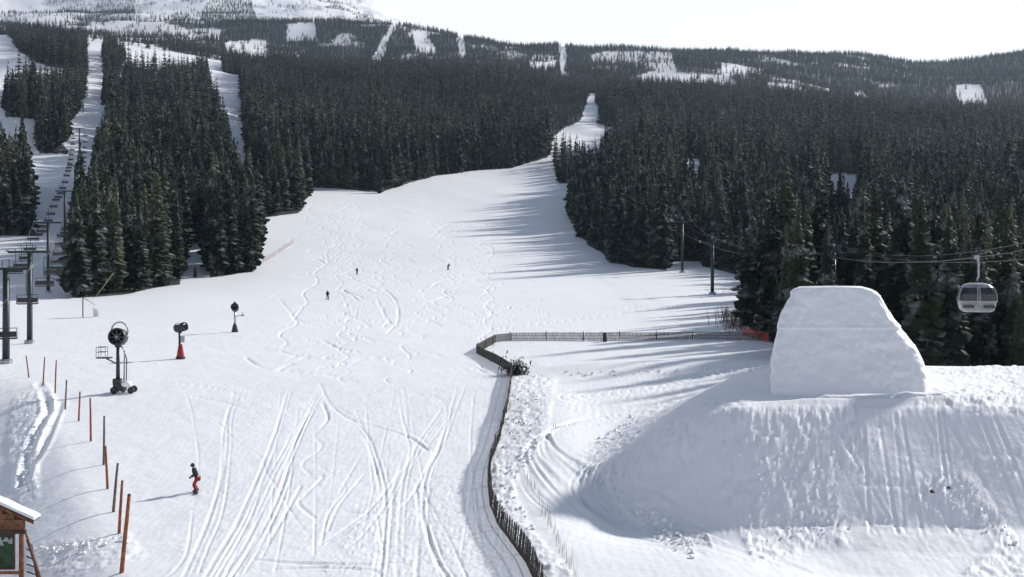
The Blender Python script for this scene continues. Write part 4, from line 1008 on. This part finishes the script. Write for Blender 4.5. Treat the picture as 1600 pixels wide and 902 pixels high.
# ------------------------------------------------------------------ leaning bamboo pole, dome, box
p = hit(150, 463); o = MB().tube([(0, 0, 0), ((178 - 150) / F * p.y, 0, ztop(p, 426) - p.z)], [.09, .07], 6).build('leaning_pole', M['bamboo']); o.location = p; tag(o, 'pale yellow pole leaning right at the foot of the left stand', 'pole')
p = hit(138, 496); t_ = empty('snow_mat', p, 0, 'curved grey padding sheet half buried in snow below the left stand', 'padding')
b = MB(); vs = []
for i in range(13):
    a = i / 12 * math.pi * .62
    for j in range(5): vs.append((-.9 + 1.7 * math.sin(a) + .1 * j, j * .35, 3.2 * math.cos(a * .9) * (1 - .05 * j)))
b.add(vs, [(i * 5 + j, i * 5 + j + 1, (i + 1) * 5 + j + 1, (i + 1) * 5 + j) for i in range(12) for j in range(4)]); b.build('sheet', M['white'], t_, True)
b = MB(); b.tube([(-.9, 0, -.2), (-.9, 0, 3.4)], .09, 6); b.build('stake', M['railwood'], t_)
p = hit(1170, 436); t_ = empty('ski_patrol_box', p, 0, 'small dark shed at the forest edge left of the jump', 'shed')
MB().box((0, 0, .9), (2.2, 1.6, 1.8)).build('wall', M['railwood'], t_); MB().box((0, -.1, 1.9), (2.6, 2.1, .16)).build('roof', M['black'], t_); MB().box((.2, -.82, .8), (.7, .05, 1.5)).build('door', M['polegrey'], t_)

# ------------------------------------------------------------------ people
def person(px, row, height, rz, label, jacket, trousers, board=None, skis=False, detail=True, lean=0.0, bend=.12):
    p = hit(px, row); t_ = empty('person', p, rz, label, 'person')
    t_.scale = (height / 1.8,) * 3
    def skin(name, verts, edges, rad, mat, parent, sub=2):
        me = bpy.data.meshes.new(name); me.from_pydata(verts, edges, []); o = link_mesh(name, me, parent); me.materials.append(M[mat])
        md = o.modifiers.new('skin', 'SKIN'); md.use_smooth_shade = True
        for i, r_ in enumerate(rad): me.skin_vertices[0].data[i].radius = (r_ if isinstance(r_, tuple) else (r_, r_))
        me.skin_vertices[0].data[0].use_root = True
        s_ = o.modifiers.new('sub', 'SUBSURF'); s_.levels = sub; s_.render_levels = sub
        return o
    L = lean; B = bend
    hip = (0, -.05 - B * .3, .92); ch = (L * .4, -.02 + B, 1.25); nk = (L * .7, .02 + B * 1.4, 1.5); hd = (L * .8, .05 + B * 1.6, 1.62); ht = (L * .9, .06 + B * 1.6, 1.74)
    kn = [(s * .14 + .02, .12 + B * .4, .5) for s in (-1, 1)]; an = [(s * .17, -.02, .12) for s in (-1, 1)]; toe = [(s * .18, .18, .06) for s in (-1, 1)]
    sh = [(s * .2 + L * .6, .02 + B * 1.2, 1.43) for s in (-1, 1)]; el = [(s * .28 + L * .5, -.02 + B, 1.17) for s in (-1, 1)]; wr = [(s * .28 + L * .4, .14 + B, .98) for s in (-1, 1)]
    hp = [(s * .1, -.04 - B * .3, .86) for s in (-1, 1)]
    V = [hip, ch, nk, hd, ht]; E = [(0, 1), (1, 2), (2, 3), (3, 4)]; Rr = [(.15, .12), (.17, .12), .06, .09, .075]
    for s in (0, 1):
        n = len(V); V += [hp[s], kn[s], an[s], toe[s]]; E += [(0, n), (n, n + 1), (n + 1, n + 2), (n + 2, n + 3)]; Rr += [.1, .07, .05, .04]
        n = len(V); V += [sh[s], el[s], wr[s]]; E += [(2, n) if False else (1, n), (n, n + 1), (n + 1, n + 2)]; Rr += [.075, .055, .038]
        # palm, four fingers and thumb curled forward
        hx, hy, hz = wr[s]; sg = -1 if s == 0 else 1; n2 = len(V); V.append((hx, hy + .07, hz - .02)); E.append((n + 2, n2)); Rr.append((.04, .022))
        for f in range(4):
            m_ = len(V); V += [(hx + sg * (-.03 + .02 * f), hy + .13, hz - .03), (hx + sg * (-.03 + .02 * f), hy + .15 - .006 * abs(f - 1), hz - .075)]; E += [(n2, m_), (m_, m_ + 1)]; Rr += [.012, .010]
        m_ = len(V); V += [(hx - sg * .05, hy + .09, hz), (hx - sg * .045, hy + .13, hz - .03)]; E += [(n2, m_), (m_, m_ + 1)]; Rr += [.013, .011]
    skin('body', V, E, Rr, 'skin', t_)
    jv = [(0, -.04 - B * .3, .84), (L * .2, -.02 + B * .4, 1.05), ch, (L * .7, .02 + B * 1.3, 1.47)]; je = [(0, 1), (1, 2), (2, 3)]; jr = [(.2, .16), (.2, .155), (.22, .16), (.09, .085)]
    for s in (0, 1):
        n = len(jv); jv += [sh[s], el[s], wr[s]]; je += [(2, n), (n, n + 1), (n + 1, n + 2)]; jr += [.105, .085, .065]
    skin('jacket', jv, je, jr, jacket, t_, 2)
    tv = [(0, -.05 - B * .3, .9)]; te = []; tr_ = [(.17, .14)]
    for s in (0, 1):
        n = len(tv); tv += [hp[s], kn[s], (an[s][0], an[s][1], .13)]; te += [(0, n), (n, n + 1), (n + 1, n + 2)]; tr_ += [.125, .105, .09]
    skin('trousers', tv, te, tr_, trousers, t_, 2)
    MB().ball((hd[0], hd[1] - .005, hd[2] + .06), (.125, .14, .13), 14, 9).build('helmet', M['black'], t_, True)
    MB().ball((hd[0], hd[1] + .1, hd[2] + .0), (.085, .05, .04), 10, 6).build('goggles', M['glass'], t_, True)
    for s in (0, 1):
        MB().ball((an[s][0], .06, .08), (.07, .17, .1), 10, 7).build('boot', M['black'], t_, True)
        MB().ball((wr[s][0], wr[s][1] + .09, wr[s][2] - .03), (.055, .085, .06), 9, 6).build('glove', M['black'], t_, True)
    return p, t_
def snowboard(p, rz, label):
    vs = []; n = 20
    for i in range(n + 1):
        t = -1 + 2 * i / n; y_ = t * .78; wd = .14 * (1 - .15 * (1 - t * t)) * math.sqrt(max(.02, 1 - max(0, (abs(t) - .8) / .2) ** 2)); z = .03 + .09 * max(0, (abs(t) - .8) / .2) ** 2
        for s in (-1, 1): vs += [(s * wd, y_, z), (s * wd, y_, z + .02)]
    fs = []
    for i in range(n):
        a = i * 4; b_ = a + 4; fs += [(a, b_, b_ + 1, a + 1), (a + 1, b_ + 1, b_ + 3, a + 3), (a + 3, b_ + 3, b_ + 2, a + 2), (a + 2, b_ + 2, b_, a)]
    b = MB(); b.add(vs, fs); b.f += [(0, 1, 3, 2), (n * 4, n * 4 + 2, n * 4 + 3, n * 4 + 1)]; b.m += [0, 0]
    o = b.build('snowboard', M['black']); o.location = p; o.rotation_euler.z = rz; tag(o, label, 'snowboard')
    for y_ in (-.2, .2): MB().box((0, y_, .075), (.22, .16, .05)).build('binding', M['grey'], o)
p, o = person(307, 769, 1.85, R(95), 'snowboarder in black jacket and red trousers gliding down the near slope', 'blackcloth', 'redcloth', lean=.06)
snowboard(p, R(12), 'dark snowboard under the rider in red trousers')
def skis(p, rz, label):
    t_ = empty('pair_of_skis', p, rz, label, 'skis')
    for s in (-1, 1):
        MB().add([(s * .17 - .05, -.75, .02), (s * .17 + .05, -.75, .02), (s * .17 + .05, .8, .02), (s * .17 - .05, .8, .02), (s * .17, 1.0, .12), (s * .17 - .05, -.75, .05), (s * .17 + .05, -.75, .05), (s * .17 + .05, .8, .05), (s * .17 - .05, .8, .05)],
                 [(0, 1, 2, 3), (5, 8, 7, 6), (0, 5, 6, 1), (1, 6, 7, 2), (0, 3, 8, 5), (3, 2, 4), (7, 8, 4), (2, 7, 4), (8, 3, 4)]).build('ski', M['black'], t_)
for (px, row, h, rz, lb, lb2, j, t, ln) in [(512, 468, 1.8, R(200), 'skier in dark clothes, nearest of the three small ones on the run', 'skis under the nearest of the small skiers', 'blackcloth', 'bluecloth', .1),
      (558, 429, 1.75, R(170), 'skier in dark clothes, leftmost of the upper two on the run', 'skis under the upper left skier', 'bluecloth', 'blackcloth', .02),
      (700, 422, 1.8, R(210), 'dark skier leaning left, right of the other skiers on the run', 'skis under the rightmost skier', 'blackcloth', 'blackcloth', -.3)]:
    p, o = person(px, row, h, rz, lb, j, t, lean=ln); skis(p, rz, lb2)

# ------------------------------------------------------------------ air
hz = MB(); hz.box((0, 2300, 330), (9000, 4900, 900)); ho = hz.build('haze', None); ho.data.materials.clear()
hm = bpy.data.materials.new('haze'); hm.use_nodes = True; t = hm.node_tree; t.nodes.clear()
o1 = t.nodes.new('ShaderNodeOutputMaterial'); v1 = t.nodes.new('ShaderNodeVolumePrincipled'); v1.inputs['Density'].default_value = HAZE = 0.000042
v1.inputs['Color'].default_value = (.62, .80, 1, 1); v1.inputs['Anisotropy'].default_value = .3
t.links.new(v1.outputs[0], o1.inputs['Volume']); ho.data.materials.append(hm); tag(ho, 'thin winter haze in the air over the valley', 'haze', kind='stuff')
